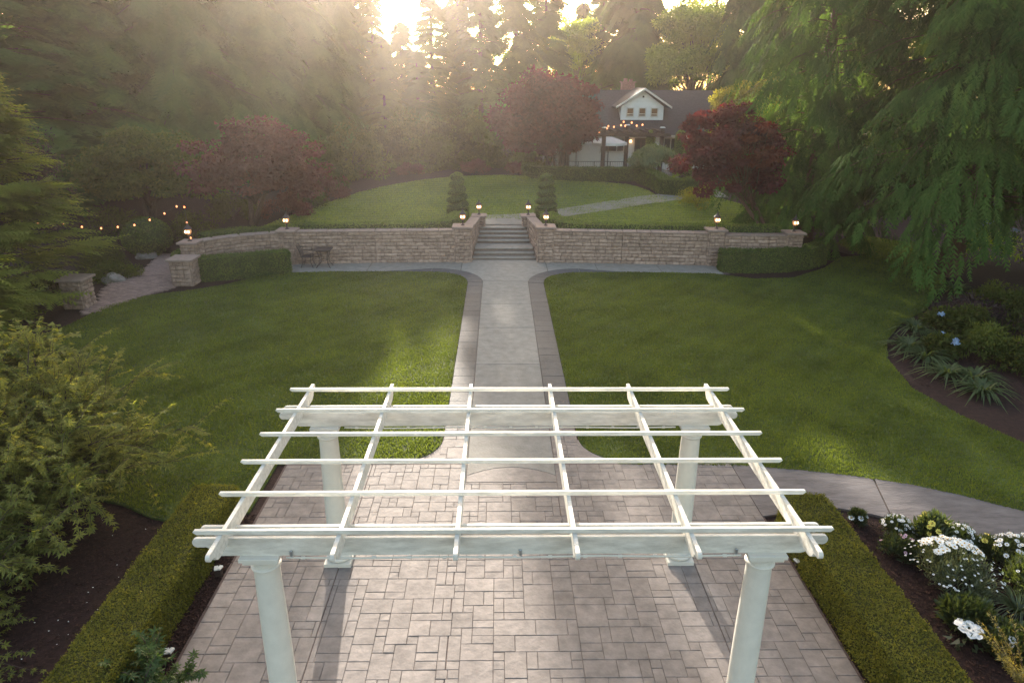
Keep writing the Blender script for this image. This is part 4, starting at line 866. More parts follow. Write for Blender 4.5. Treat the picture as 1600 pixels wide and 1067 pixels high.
BT = [('weep', 'weeping_cedar', 'tall hazy weeping cedar left of the sun glow with hanging curtains of foliage', 400, 46, 1.05, .88),
      ('weep', 'weeping_cedar', 'weeping cedar just left of the bright sky gap', 480, 50, .95, .87),
      ('weep', 'weeping_cedar', 'broad weeping cedar behind the dull red maples on the left', 290, 43, 1.1, .95),
      ('weep2', 'fir_tree', 'tall shadowy fir filling the upper left corner', 150, 40, 1.2, .72),
      ('fir', 'fir_tree', 'dark fir at the left edge behind the pale arborvitae', 20, 36, 1.35, .9),
      ('fir2', 'fir_tree', 'fir behind the purple shrub at the far left', 70, 50, 1.4, .95),
      ('weep', 'fir_tree', 'second row fir between the left weeping cedars', 345, 62, 1.1, 1.12),
      ('fir2', 'fir_tree', 'second row fir behind the leftmost weeping cedar', 215, 62, 1.5, .95),
      ('weep', 'fir_tree', 'second row fir just left of the slim trunk', 440, 66, 1.1, 1.16),
      ('weep', 'weeping_cedar', 'far weeping cedar in the glow beside the slim fir', 530, 66, .95, 1.12),
      ('fir', 'fir_tree', 'far fir in the glow left of the slim fir', 565, 72, .95, .90),
      ('slim', 'fir_tree', 'slim bare-stemmed fir standing at the left edge of the sky gap', 590, 66, .9, .95),
      ('fir2', 'fir_tree', 'short fir in the middle of the bright sky gap', 632, 66, .75, .60),
      ('slim', 'fir_tree', 'slim young fir at the right side of the sky gap', 678, 62, 1.25, .76),
      ('fir2', 'fir_tree', 'sunlit fir right of the sky gap above the topiary', 718, 66, .80, .86),
      ('fir', 'fir_tree', 'bushy young fir filling the foot of the sky gap', 655, 58, .66, .46),
      ('fir2', 'fir_tree', 'young fir in front of the slim bare-stemmed fir', 603, 56, .6, .50),
      ('fir', 'fir_tree', 'tall fir above the middle of the upper lawn', 752, 64, .85, 1.0),
      ('fir2', 'fir_tree', 'fir behind the left side of the big red maple', 805, 68, .95, 1.05),
      ('fir', 'fir_tree', 'fir rising over the top of the big red maple', 850, 72, 1.0, .98),
      ('fir2', 'fir_tree', 'low fir in the sky notch left of the chimney', 905, 88, .85, .82),
      ('tall', 'weeping_cedar', 'great dark conifer towering behind the house chimney', 985, 74, 1.15, 1.15),
      ('fir', 'fir_tree', 'dark fir close behind the left end of the house roof', 935, 80, 1.0, 1.0),
      ('weep2', 'weeping_cedar', 'feathery cedar behind the right end of the house', 1165, 58, .95, 1.2),
      ('weep2', 'weeping_cedar', 'feathery sunlit cedar right of the golden tree', 1225, 66, 1.0, 1.35),
      ('fir2', 'fir_tree', 'tall fir behind the near drooping cedars on the right', 1320, 60, 1.2, 1.4),
      ('fir', 'fir_tree', 'shaded fir at the far right behind the drooping cedars', 1450, 52, 1.2, 1.4),
      ('fir2', 'fir_tree', 'rightmost fir at the edge of the wood', 1600, 46, 1.3, 1.4)]
for i, (k, nm, lab, p, y, sc, sz) in enumerate(BT):
    tree_from(k, nm, lab, pxx(p, y), y, sc, i * 1.7, 'tall conifers around the garden', sz)
# the dark wood further back, on both sides of the sun gap
rs = np.random.RandomState(77)
V = []; tr = MB(); tmv = None
def crown_arr(key):
    me = PROTO[key][1]; a = np.empty(len(me.vertices) * 3, np.float32); me.vertices.foreach_get('co', a); return a.reshape(-1, 3, 3)
CA = {k: crown_arr(k)[::9] for k in ('fir', 'fir2')}
for xw in list(np.arange(-95, -16, 6.5)) + list(np.arange(16, 95, 7.5)):
    y = 92 + rs.uniform(-6, 8) - .25 * abs(xw); k = ('fir', 'fir2')[rs.randint(2)]; s = rs.uniform(1.2, 1.5)
    if -19 < xw / y * 66 < 1: continue
    if xw < 0: s *= .78
    V.append(CA[k] * [1.6, 1.6, s * 1.15] + [xw, y, .5]); tr.tube([(xw, y, .3), (xw, y, 18)], [.4, .1], 5)
wood = thing('distant_wood', 'dark wood of firs closing the view on both sides behind the trees', 'wood', (0, 90, .5)); tag(foliage('crowns', np.concatenate(V), 'fir_leaf', wood), kind='stuff'); tag(tr.build('trunks', 'bark', wood), kind='stuff'); wood['kind'] = 'stuff'

# near drooping cedars on the right
def near_cedar(label, x, y, H, R, seed, lev, nb, n, z0, slen, droop=.62):
    rs = np.random.RandomState(seed); r = thing('drooping_cedar', label, 'tree', (x, y, -.05), 'near drooping cedars')
    V, br, zz = conifer_fronds(rs, H, R, z0, lev, nb, n, droop, .34, 1.45, slen, NEARC, .62, .34)
    link('trunk', trunk_mesh(H, .34, br, rs, mat_='bark_red', brad=.10), r); link('crown', tri_mesh('crown', V, 'cedar_leaf'), r)
near_cedar('huge drooping cedar in front on the right whose fronds sweep over the lawn', 17.6, 26.2, 23, 6.8, 31, 32, 9, 100, 2.6, .58)
near_cedar('drooping cedar at the end of the right wing wall beside the red maple', 14.0, 31.5, 22, 4.7, 32, 34, 8, 72, 1.2, .58)
near_cedar('drooping cedar at the right edge overhanging the shady bed', 23.0, 22.0, 21, 5.2, 33, 26, 7, 52, 3.5, .62)

# pale arborvitae on the left
rs = np.random.RandomState(41); r = thing('arborvitae', 'bright yellow-green arborvitae at the left edge with feathery upturned sprays', 'tree', (-15.9, 21.5, -.02))
V, br, zz = conifer_fronds(rs, 7.9, 3.0, .2, 26, 8, 30, .06, .30, .10, .78, NEAR, .75, .28)
link('trunk', trunk_mesh(7.6, .14, br, rs), r); link('crown', tri_mesh('crown', V, 'arborvitae_leaf'), r)
rs = np.random.RandomState(42); r = thing('arborvitae', 'smaller shaded arborvitae at the left edge above the leafy shrub', 'tree', (-14.6, 17.6, -.02))
V, br, zz = conifer_fronds(rs, 4.2, 1.9, .2, 18, 7, 24, .06, .30, .10, .7, NEAR, .75, .25)
link('trunk', trunk_mesh(4.0, .1, br, rs), r); link('crown', tri_mesh('crown', V, 'arborvitae_leaf'), r)

def leafy_tree(name, label, cat, base, c, R, nclump, n, m, L, seed, w=.5, droop=.3, k=.34, flat=.6, r0=.12, stems=1, bark='bark', T=None, group=None, lo=-.55, m2=None):
    rs = np.random.RandomState(seed); r = thing(name, label, cat, base, group); C, Rd = crown_clumps(rs, c, R, nclump, k, flat, lo)
    V = blob_leaves(rs, C, Rd, n, leafshape(w) if T is None else T, L, droop)
    limbs(rs, (base[0], base[1], base[2] - .05), C, r0, stems=stems).build('trunk', bark, r, smooth=True)
    if m2:
        kk = len(V) // len(C); cut = (C[:, 2] > c[2] + R[2] * .0) & (C[:, 0] > c[0] + R[0] * .15) & (rs.rand(len(C)) < .45); mi = np.repeat(cut.astype(int), kk); foliage('crown', V, [m, m2], r, mi=mi)
    else: foliage('crown', V, m, r)
    return r
LOBE = leafshape(.85)
# red maples
def P3(p, q, y): a = aty(p, q, y); return (float(a[0]), float(a[1]), float(a[2]))
bx = P3(872, 258, 45.2)
leafy_tree('red_maple', 'big dark red maple left of the house, partly hiding the terrace', 'tree', (bx[0], 45.2, G(bx[0], 45.2)), P3(855, 182, 45.2), (3.3, 3.0, 3.0), 140, 300, 'red_maple_leaf', .22, 51, k=.23, flat=.5, r0=.085, stems=3, T=LOBE, droop=.4, lo=-.8)
leafy_tree('red_maple', 'red maple with bright orange-red upper leaves behind the right wing wall', 'tree', (P3(1205, 360, 29.0)[0], 29.0, .85), P3(1143, 248, 29.6), (2.4, 2.2, 2.35), 105, 230, 'red_maple_leaf', .15, 52, k=.205, flat=.42, r0=.075, stems=2, bark='bark_red', T=LOBE, droop=.4, lo=-.6, m2='orange_red_leaf')
leafy_tree('maple_tree', 'dull red spreading maple above the left wing wall', 'tree', (P3(395, 345, 31)[0], 31, 1.0), P3(398, 262, 31), (3.0, 2.4, 2.1), 95, 280, 'dull_red_leaf', .15, 53, k=.26, flat=.42, r0=.10, stems=2, T=LOBE, droop=.35)
leafy_tree('maple_tree', 'green layered maple left of the dull red maple behind the string lights', 'tree', (P3(235, 350, 33)[0], 33, .5), P3(240, 272, 33), (3.3, 2.5, 2.0), 90, 260, 'shrub_leaf', .16, 54, k=.28, flat=.35, r0=.10, stems=2, T=LOBE, droop=.35)
leafy_tree('purple_shrub', 'tall dark purple-leaved shrub behind the pale arborvitae', 'shrub', (-18.6, 25.5, 0), (-18.3, 25.5, 3.3), (2.5, 2.2, 3.4), 110, 240, 'purple_leaf', .13, 55, k=.24, flat=.8, r0=.08, stems=3)
leafy_tree('broadleaf_tree', 'sunlit yellow-green broadleaf tree behind the house roof', 'tree', (pxx(1085, 68), 68, .9), P3(1085, 82, 68), (4.0, 3.6, 4.6), 150, 220, 'broad_leaf', .34, 56, k=.24, flat=.6, r0=.22)
leafy_tree('broadleaf_tree', 'small golden-green tree between the red maple and the house roof', 'tree', (pxx(1168, 47), 47, G(pxx(1168, 47), 47)), P3(1168, 178, 47), (2.7, 2.2, 2.4), 80, 200, 'golden_leaf', .22, 57, k=.26, flat=.6, r0=.10)
leafy_tree('broadleaf_tree', 'pale broadleaf tree in the sky notch left of the great conifer', 'tree', (pxx(905, 80), 80, .9), P3(900, 75, 80), (3.6, 3, 3.6), 80, 160, 'broad_leaf', .36, 58, k=.26, flat=.6, r0=.2)
# shrubs along the upper lawn
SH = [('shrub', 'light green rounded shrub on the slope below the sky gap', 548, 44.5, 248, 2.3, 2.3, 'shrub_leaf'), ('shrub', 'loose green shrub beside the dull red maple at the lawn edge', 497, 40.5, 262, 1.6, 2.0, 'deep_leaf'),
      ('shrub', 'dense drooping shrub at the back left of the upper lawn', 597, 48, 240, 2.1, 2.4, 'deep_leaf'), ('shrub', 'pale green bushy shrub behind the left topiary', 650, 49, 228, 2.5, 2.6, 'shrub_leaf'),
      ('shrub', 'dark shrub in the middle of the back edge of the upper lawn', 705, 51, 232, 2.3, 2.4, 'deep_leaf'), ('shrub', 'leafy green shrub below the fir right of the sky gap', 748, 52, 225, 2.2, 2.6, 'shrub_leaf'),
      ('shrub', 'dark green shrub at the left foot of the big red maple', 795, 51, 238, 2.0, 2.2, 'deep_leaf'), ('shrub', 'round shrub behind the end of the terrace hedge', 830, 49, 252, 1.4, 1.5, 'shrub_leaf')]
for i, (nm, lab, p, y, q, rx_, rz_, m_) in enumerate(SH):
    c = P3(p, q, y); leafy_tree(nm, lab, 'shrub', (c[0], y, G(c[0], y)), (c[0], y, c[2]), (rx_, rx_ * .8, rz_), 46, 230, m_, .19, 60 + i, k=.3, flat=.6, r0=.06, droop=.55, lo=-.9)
BB = [('barberry', 'low dull red barberry mound nearest the left maple', 520, 41.5, 303, .8), ('barberry', 'low dull red barberry mound at the lawn edge below the pale shrub', 588, 45.0, 286, .8), ('barberry', 'low dull red barberry mound behind the left topiary', 640, 46.6, 278, .8), ('barberry', 'low dull red barberry mound between the topiaries at the back', 742, 47.6, 270, .8), ('barberry', 'low dull red barberry mound close to the terrace hedge', 812, 47.6, 266, .7)]
for i, (nm, lab, p, y, q, R_) in enumerate(BB):
    c = P3(p, q, y); z = G(c[0], y); leafy_tree(nm, lab, 'shrub', (c[0], y, z), (c[0], y, z + .35), (R_ * 1.3, R_, .45), 26, 130, 'dull_red_leaf', .11, 80 + i, k=.4, flat=.6, r0=.03, lo=-.4)
# by the house
def mound(name, label, cat, x, y, z, R, hgt, m, L, seed, n=30, per=200, droop=1.1, trunk_h=None, w=.35, group=None):
    rs = np.random.RandomState(seed); r = thing(name, label, cat, (x, y, z), group); a = rs.uniform(0, 2 * np.pi, n); q = np.sqrt(rs.rand(n)); th = trunk_h or 0
    C = np.stack([x + R * q * np.cos(a) * .85, y + R * q * np.sin(a) * .85, z + th + (hgt - th) * (1 - .72 * q ** 2) - .1], 1); s = R * .30
    V = blob_leaves(rs, C, np.array([s, s, s * .7]), per, leafshape(w), L, droop, .8)
    limbs(rs, (x, y, z - .05), C, max(.02, R * .05), fork=.2).build('trunk', 'bark', r, smooth=True); foliage('crown', V, m, r); return r
wx = P3(1022, 262, 44.2)
mound('weeping_tree', 'small pale weeping tree in the hedge circle before the house door', 'tree', wx[0], 44.2, G(wx[0], 44.2), 1.5, 2.15, 'weeping_leaf', .22, 91, n=46, per=170, droop=1.6, trunk_h=1.0)
def column(label, p, y, ztop, w, bumps=0):
    x = pxx(p, y); z = G(x, y) if y < 45 else 1.27; rs = np.random.RandomState(int(p)); r = thing('columnar_cypress', label, 'topiary', (x, y, z)); H = ztop - z; n = 3800
    prof = lambda q: w * (np.where(q > .86, np.sqrt(np.clip(1 - ((q - .86) / .14) ** 2, 0, 1)), 1) * np.where(q < .08, .6 + q * 5, 1)) * (1 if not bumps else (.72 + .4 * np.abs(np.sin(q * np.pi * bumps))))
    qs = np.linspace(0, 1, 30); MB().lathe([(float(prof(np.array(q))) * .93 + .01, q * H) for q in qs], (x, y, z), 14).build('core', 'topiary_core', r, smooth=True)
    q = rs.rand(n); a = rs.rand(n) * 6.2832; R_ = prof(q); N_ = np.stack([np.cos(a), np.sin(a), .3 + 0 * a], 1); P = np.stack([x + R_ * np.cos(a), y + R_ * np.sin(a), z + q * H], 1)
    foliage('leaves', place(leafshape(.5), P, N_ * .5 + rs.normal(size=P.shape) * .6 + [0, 0, .5], N_, .07 * rs.uniform(.6, 1.3, n)), 'wall_hedge_leaf', r)
column('columnar clipped cypress behind the weeping tree by the house door', 1018, 46.9, 4.05, .27)
column('tall columnar clipped cypress at the right of the house window', 1065, 46.5, 4.1, .32)
column('shorter clipped cypress in stacked balls right of the tall column', 1080, 46.2, 3.45, .36, 4)
x, y = pxx(1062, 43.2), 43.2
mound('flower_tub', 'tub of pink and cream flowers at the foot of the clipped columns', 'plant', x, y, G(x, y), .45, .7, 'broad_leaf', .1, 93, n=14, per=60, droop=.2)
# left side planting
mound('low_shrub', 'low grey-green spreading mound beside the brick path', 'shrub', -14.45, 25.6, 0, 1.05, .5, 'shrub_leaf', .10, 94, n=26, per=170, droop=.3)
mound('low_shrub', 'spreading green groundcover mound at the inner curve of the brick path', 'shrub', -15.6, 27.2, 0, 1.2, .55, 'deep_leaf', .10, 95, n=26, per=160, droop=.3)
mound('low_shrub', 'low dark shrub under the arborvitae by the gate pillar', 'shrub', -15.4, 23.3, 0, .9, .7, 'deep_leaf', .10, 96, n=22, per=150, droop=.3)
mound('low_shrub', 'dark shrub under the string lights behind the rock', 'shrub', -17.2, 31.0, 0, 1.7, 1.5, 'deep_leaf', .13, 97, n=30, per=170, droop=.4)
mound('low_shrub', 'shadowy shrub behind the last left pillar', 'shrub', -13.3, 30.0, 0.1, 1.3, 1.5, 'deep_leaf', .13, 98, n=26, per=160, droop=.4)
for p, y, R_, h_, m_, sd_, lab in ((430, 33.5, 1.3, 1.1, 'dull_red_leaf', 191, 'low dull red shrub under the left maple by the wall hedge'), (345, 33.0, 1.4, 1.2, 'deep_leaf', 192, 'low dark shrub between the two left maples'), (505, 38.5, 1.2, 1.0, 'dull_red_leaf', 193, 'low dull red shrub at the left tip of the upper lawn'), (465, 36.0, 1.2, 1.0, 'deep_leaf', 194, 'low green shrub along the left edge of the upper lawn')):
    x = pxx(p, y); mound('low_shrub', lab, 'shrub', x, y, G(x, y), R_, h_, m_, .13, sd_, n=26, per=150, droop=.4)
b_ = P3(232, 382, 29.2); rs = np.random.RandomState(99); r = thing('ball_topiary', 'round clipped ball shrub behind the rock by the brick path', 'topiary', (b_[0], 29.2, 0)); d = rdir(rs, 4200); P = d * [.95, .95, .8] + [b_[0], 29.2, .75]
MB().lathe([(.9 * math.sin(a) + .01, .75 - .76 * math.cos(a)) for a in np.linspace(.25, math.pi, 12)], (b_[0], 29.2, 0), 20).build('core', 'topiary_core', r, smooth=True); foliage('leaves', place(leafshape(.6), P, d * .5 + rs.normal(size=P.shape) * .7, d, .08 * rs.uniform(.6, 1.3, 4200)), 'boxwood_green', r)

# brick path on the left with separate bricks
BP = smooth_poly([(-13.35, 21.0), (-13.3, 22.3), (-14.0, 23.6), (-14.2, 25.2), (-13.85, 26.4), (-14.1, 28.0), (-14.6, 30.5), (-13.0, 30.5), (-12.5, 28.2), (-12.45, 26.4), (-11.9, 25.0), (-11.45, 24.2), (-12.1, 23.2), (-12.6, 22.0), (-12.8, 21.0)], 2)
bp = tag(sheet('brick_path', BP, -.1, .015, 'paver_joint'), kind='structure'); far = MB(); cnt = 0; cand = []
for j, y in enumerate(np.arange(21, 30.6, .115)):
    for x in np.arange(-15, -11.2, .23): cand.append((x + (.115 if j % 2 else 0), y))
cand = np.array(cand); cand = cand[inpoly(cand, BP)]; brm = []
for v in range(4):
    rr = random.Random(v); b = MB(); b.box((0, 0, .018), (.218, .104, .036 + rr.uniform(0, .008)), rr.uniform(-.02, .02), taper=.95); brm.append(b.mesh('brick', 'brick'))
cand = sorted(cand.tolist(), key=lambda p: p[1])
for i, (x, y) in enumerate(cand):
    if i < 290: o = link('brick', brm[i % 4], bp, (x, y, .012))
    else: far.box((x, y, .03), (.218, .104, .04), taper=.95)
tag(far.build('bricks', 'brick', bp), kind='stuff')
def rock(label, x, y, R, seed):
    rs = np.random.RandomState(seed); bm = bmesh.new(); bmesh.ops.create_icosphere(bm, subdivisions=3, radius=1); ph = rs.uniform(0, 6, 6)
    for v in bm.verts:
        c = v.co; f = 1 + .16 * math.sin(c.x * 3 + ph[0]) * math.sin(c.y * 3.3 + ph[1]) + .10 * math.sin(c.z * 6 + ph[2] + c.x * 4); v.co = Vector((c.x * R * f, c.y * R * .8 * f, max(-.1, c.z * R * .6 * f)))
    me = bpy.data.meshes.new('rock'); bm.to_mesh(me); bm.free(); me.materials.append(MATS['rock']); tag(link('rock', me, None, (x, y, .03)), label, 'rock')
rock('grey rock at the top of the brick path below the round shrub', -14.75, 28.7, .42, 1); rock('pale rock in the low shrubs halfway along the brick path', -14.2, 25.0, .42, 2); rock('rock at the foot of the arborvitae', -15.3, 22.4, .4, 3)

# ------------------------------------------------------------------ near leafy maple shrub on the left
def twig_shrub(name, label, cat, base, stems, m, L, seed, T, length=(1.8, 3.2), spread=1.3, twigs=9, leaves=14, cen=None, squash=1., rise=1.1, tl=.75, trunk='bark'):
    """many arching stems, each with side twigs carrying pairs of leaves to the tip"""
    rs = np.random.RandomState(seed); r = thing(name, label, cat, base); tb = MB(); PP = []; FF = []
    for s in range(stems):
        a = rs.uniform(0, 2 * math.pi); ln = rs.uniform(*length); up = rs.uniform(.35, 1) * rise; hor = rs.uniform(.25, 1) * spread
        st = np.array(base) + [rs.normal() * .2, rs.normal() * .2, 0]; dirh = np.array([math.cos(a), math.sin(a) * squash, 0]); pts = []
        for q in np.linspace(0, 1, 9): pts.append(st + dirh * hor * ln * .62 * q ** 1.15 + np.array([0, 0, up * ln * (q - .38 * q * q * hor)]))
        tb.tube([p for p in pts[::2]], [.022, .017, .012, .008, .004], 4); pts = np.array(pts)
        for t in range(twigs):
            q = rs.uniform(.28, 1); i = min(7, int(q * 8)); p = pts[i] + (pts[i + 1] - pts[i]) * (q * 8 - i); d = nrm(pts[i + 1] - pts[i]) * .6 + rs.normal(size=3) * .55 + [0, 0, .25]; d = nrm(d); l = tl * rs.uniform(.5, 1.2)
            tp = [p, p + d * l * .5 + [0, 0, .02], p + d * l - np.array([0, 0, .12 * l])]; tb.tube(tp, [.006, .004, .002], 3)
            for k in range(leaves):
                u = (k // 2 + .6) / (leaves / 2 + .3); c = p + d * l * u - np.array([0, 0, .12 * l * u * u]); sd = np.cross(d, [0, 0, 1]); sd = sd / (np.linalg.norm(sd) + 1e-6) * (1 if k % 2 else -1)
                PP.append(c); FF.append(d * .55 + sd * .8 + rs.normal(size=3) * .3 + [0, 0, -.25])
    P = np.array(PP); F = np.array(FF); P[:, 2] = np.maximum(P[:, 2], base[2] + .06); U = nrm(np.array([0, 0, 1.]) + rs.normal(size=P.shape) * .35)
    tb.build('stems', trunk, r); foliage('leaves', place(T, P, F, U, L * rs.uniform(.6, 1.25, len(P))), m, r); return r
PAL = palmate(5)
twig_shrub('maple_shrub', 'large leafy green maple shrub in the left foreground with pale shoot tips', 'shrub', (-7.95, 10.6, 0), 115, 'maple_green', .155, 101, PAL, length=(2.1, 4.2), spread=1.15, twigs=16, leaves=16, rise=.95)
twig_shrub('maple_shrub', 'leafy green maple shrub at the left edge below the large one', 'shrub', (-7.9, 8.2, 0), 56, 'maple_green', .18, 102, PAL, length=(1.4, 2.6), spread=1.1, twigs=11, leaves=12, rise=.8)
twig_shrub('maple_shrub', 'low sprawling maple shrub in the dark mulch at the lower left', 'shrub', (-7.2, 6.9, 0), 22, 'maple_green', .12, 103, PAL, length=(.7, 1.5), spread=1.3, twigs=9, leaves=12, rise=.5)
twig_shrub('maple_shrub', 'tall leafy maple shrub reaching up behind the large one at the left edge', 'shrub', (-10.6, 13.4, 0), 70, 'maple_green', .15, 105, LOBE, length=(1.9, 3.7), spread=1.05, twigs=14, leaves=18, rise=.85)
twig_shrub('young_maple', 'young maple with starry dark green leaves at the bottom left edge of the patio', 'shrub', (-4.28, 6.2, 0), 13, 'maple_near', .15, 104, PAL, length=(.7, 1.15), spread=.75, twigs=7, leaves=9, rise=.95, tl=.36)
# fallen petals on the mulch
rs = np.random.RandomState(8); b = MB()
for i in range(26):
    x, y = rs.normal(-5.9, .35), rs.normal(7.9, .9); a = rs.rand() * 6; b.add([(x, y, .006), (x + .025 * math.cos(a), y + .02 * math.sin(a), .012), (x + .02 * math.cos(a + 1), y + .02 * math.sin(a + 1), .008)], [(0, 1, 2)])
tag(b.build('fallen_petals', 'petal_white'), kind='stuff')
# bark mulch chips close to the camera
def chips(poly, n, seed):
    rs = np.random.RandomState(seed); q = np.asarray(poly); P = q.min(0) + rs.rand(n * 3, 2) * (q.max(0) - q.min(0)); P = P[inpoly(P, q)][:n]; a = rs.rand(len(P)) * 6.28; P3_ = np.stack([P[:, 0], P[:, 1], rs.uniform(.002, .02, len(P))], 1)
    F = np.stack([np.cos(a), np.sin(a), rs.normal(size=len(P)) * .35], 1); U = nrm(rs.normal(size=P3_.shape) * .4 + [0, 0, 1]); return place(leafshape(.35), P3_, F, U, rs.uniform(.03, .08, len(P)))
CH = [chips([(-9, 5), (-5.1, 5), (-5.1, 10), (-6.5, 10.6), (-9, 12)], 9000, 1), chips([(-4.42, 5.5), (-4.15, 5.5), (-4.15, 10.2), (-4.42, 10.2)], 2500, 2), chips([(4.57, 5.5), (4.66, 5.5), (4.66, 10), (4.57, 10)], 900, 3), chips([(5.4, 5.5), (9.5, 5.5), (9.5, 8.4), (6.7, 9.9), (5.5, 10.2)], 9000, 4), chips([(10.3, 15.5), (14, 14), (17, 20), (15, 22), (11.2, 18.4)], 7000, 5)]
tag(link('bark_mulch', tri_mesh('bark_mulch', np.concatenate(CH), 'mulch_chip')), kind='stuff')

# ------------------------------------------------------------------ flower bed on the right
def petals_head(b, c, n, r, w, up, cup=.25):
    """flat daisy head with n petals round centre c, facing up"""
    up = Vector(up).normalized(); s = up.orthogonal().normalized(); t = up.cross(s)
    for i in range(n):
        a = 2 * math.pi * i / n; d = s * math.cos(a) + t * math.sin(a); e = s * -math.sin(a) + t * math.cos(a); c_ = Vector(c)
        b.add([c_ + d * r * .2, c_ + d * r * .65 + e * r * w + up * r * cup * .3, c_ + d * r + up * r * cup * .35, c_ + d * r * .65 - e * r * w + up * r * cup * .3], [(0, 1, 2, 3)])
def daisy_bush(label, x, y, R, H, heads, m_leaf, seed, hr=.045, petal='petal_white', head_zone=None, spikes=0, L=.09, w=.16, cat='flowers'):
    rs = np.random.RandomState(seed); r = thing('daisy_bush', label, cat, (x, y, 0)); n = 26; a = rs.rand(n) * 6.28; q = np.sqrt(rs.rand(n)); C = np.stack([x + R * .75 * q * np.cos(a), y + R * .75 * q * np.sin(a), H * (.62 - .35 * q ** 2)], 1)
    V = blob_leaves(rs, C, np.array([R * .34, R * .34, H * .42]), 170, leafshape(w), L, -.9, .5, .2, .3); V[:, :, 2] = np.maximum(V[:, :, 2], .01); foliage('leaves', V, m_leaf, r)
    fl = MB(); ce = MB(); st = MB()
    for i in range(heads):
        for _ in range(30):
            u = rs.uniform(-1, 1, 2)
            if u @ u < 1 and (head_zone is None or head_zone(u)): break
        p = (x + R * .95 * u[0], y + R * .95 * u[1], H * (1.06 - .42 * (u @ u)) + rs.uniform(-.02, .04)); up = (u[0] * .6 + rs.normal() * .15, u[1] * .6 - .25 + rs.normal() * .15, 1)
        petals_head(fl, p, 9, hr * rs.uniform(.8, 1.15), .26, up); ce.lathe([(hr * .26, 0), (hr * .2, hr * .12), (.001, hr * .16)], p, 6)
        st.tube([(x + R * .5 * u[0], y + R * .5 * u[1], H * .4), p], .003, 3)
    for i in range(spikes):
        u = rs.uniform(-1, 1, 2); u = u / max(1, np.linalg.norm(u)); p = np.array([x + R * 1.1 * u[0], y + R * 1.1 * u[1], H * (.98 - .4 * (u @ u))]); st.tube([(x + R * .6 * u[0], y + R * .6 * u[1], H * .35), p], .003, 3); petals_head(fl, p, 5, .018, .4, (u[0] * .5, u[1] * .5, 1), .8)
    if fl.v: tag(fl.build('flower_heads', petal, r), kind='stuff')
    if ce.v: tag(ce.build('flower_centres', 'pollen', r), kind='stuff')
    if st.v: tag(st.build('stalks', 'flower_leaf', r), kind='stuff')
    return r
daisy_bush('big bush of white daisies with grey-green stems at the middle of the right bed', 6.72, 8.35, .58, .62, 95, 'silver_leaf', 111, .052, head_zone=lambda u: u[1] > -.1 and u[0] > -.55, spikes=110)
daisy_bush('compact cluster of small white flowers at the top of the bed near the hedge end', 6.55, 9.5, .27, .34, 50, 'flower_leaf', 112, .03)
daisy_bush('white flower cluster with a few pink blooms along the walk edge', 7.42, 9.25, .3, .34, 52, 'flower_leaf', 113, .03)
daisy_bush('white flowering clump at the right edge of the picture in the bed', 8.05, 8.75, .42, .45, 80, 'flower_leaf', 114, .038)
daisy_bush('bushy plant of yellow flowers on tall stems beside the walk', 6.95, 9.25, .28, .58, 9, 'flower_leaf', 115, .055, petal='petal_yellow', L=.12, w=.3)
daisy_bush('small cream and yellow flowers at the tip of the bed by the hedge', 6.08, 9.9, .14, .22, 5, 'flower_leaf', 116, .055, petal='petal_white')
daisy_bush('low green plant with scattered pink flowers between hedge and daisies', 6.35, 9.05, .30, .3, 10, 'flower_leaf', 117, .03, petal='petal_pink')
daisy_bush('sparse pale yellow flowers above low leaves near the walk', 7.75, 9.05, .2, .3, 6, 'flower_leaf', 118, .05, petal='petal_yellow')
daisy_bush('leafy green plant without flowers below the big daisy bush', 6.5, 7.55, .33, .3, 0, 'flower_leaf', 119, L=.16, w=.34)
daisy_bush('low leafy plant at the bottom of the bed by the white blooms', 6.75, 7.05, .35, .28, 4, 'flower_leaf', 120, .04, L=.14, w=.34)
daisy_bush('tall dark green plant at the right edge below the white clump', 7.85, 8.1, .45, .62, 6, 'flower_leaf', 121, .03, L=.12, w=.2)
def strap_clump(label, x, y, R, n, m, seed, L=.62, w=.022, z=0., cat='plant', name='daylily', group=None):
    rs = np.random.RandomState(seed); r = thing(name, label, cat, (x, y, z), group); V = []
    for i in range(n):
        a = rs.rand() * 6.283; d = np.array([math.cos(a), math.sin(a), 0]); sd = np.array([-d[1], d[0], 0]); l = L * rs.uniform(.6, 1.2); st = np.array([x, y, z]) + d * rs.rand() * R * .3; lean = rs.uniform(.25, .95); pr = None
        for q in np.linspace(0, 1, 6):
            p = st + d * l * (lean * q + .25 * q ** 2) + np.array([0, 0, l * (1.05 * q - (.45 + .75 * lean) * q ** 2)]); ww = w * (1 - q ** 2.2) + .002
            if pr is not None:
                V += [[pr[0] - sd * pr[1], pr[0] + sd * pr[1], p + sd * ww], [pr[0] - sd * pr[1], p + sd * ww, p - sd * ww]]
            pr = (p, ww)
    V = np.array(V); V[:, :, 2] = np.maximum(V[:, :, 2], z + .01); foliage('leaves', V, m, r); return r
strap_clump('ornamental grass tuft behind the golden willow at the right edge', 7.35, 7.75, .3, 150, 'flower_leaf', 131, .55, .006, name='ornamental_grass')
for i, (p, q, lab) in enumerate([(1428, 512, 'strap-leaved clump nearest the top of the shady right bed'), (1418, 540, 'strap-leaved clump at the tip of the shady right bed'), (1445, 556, 'strap-leaved clump just left of the blue flower pair'), (1478, 583, 'pale strap-leaved clump along the front edge of the shady bed'), (1520, 590, 'strap-leaved clump right of the blue flowers at the bed front'), (1532, 610, 'lowest strap-leaved clump of the shady right bed'), (1470, 530, 'strap-leaved clump in the middle of the shady right bed'), (1490, 452, 'sunlit strap-leaved clump beneath the drooping cedar')]):
    c = atz(p, q + 6); strap_clump(lab, c[0], c[1], .4, 110, 'strap_leaf', 140 + i, .78, .03, group='strap-leaved clumps of the shady bed')
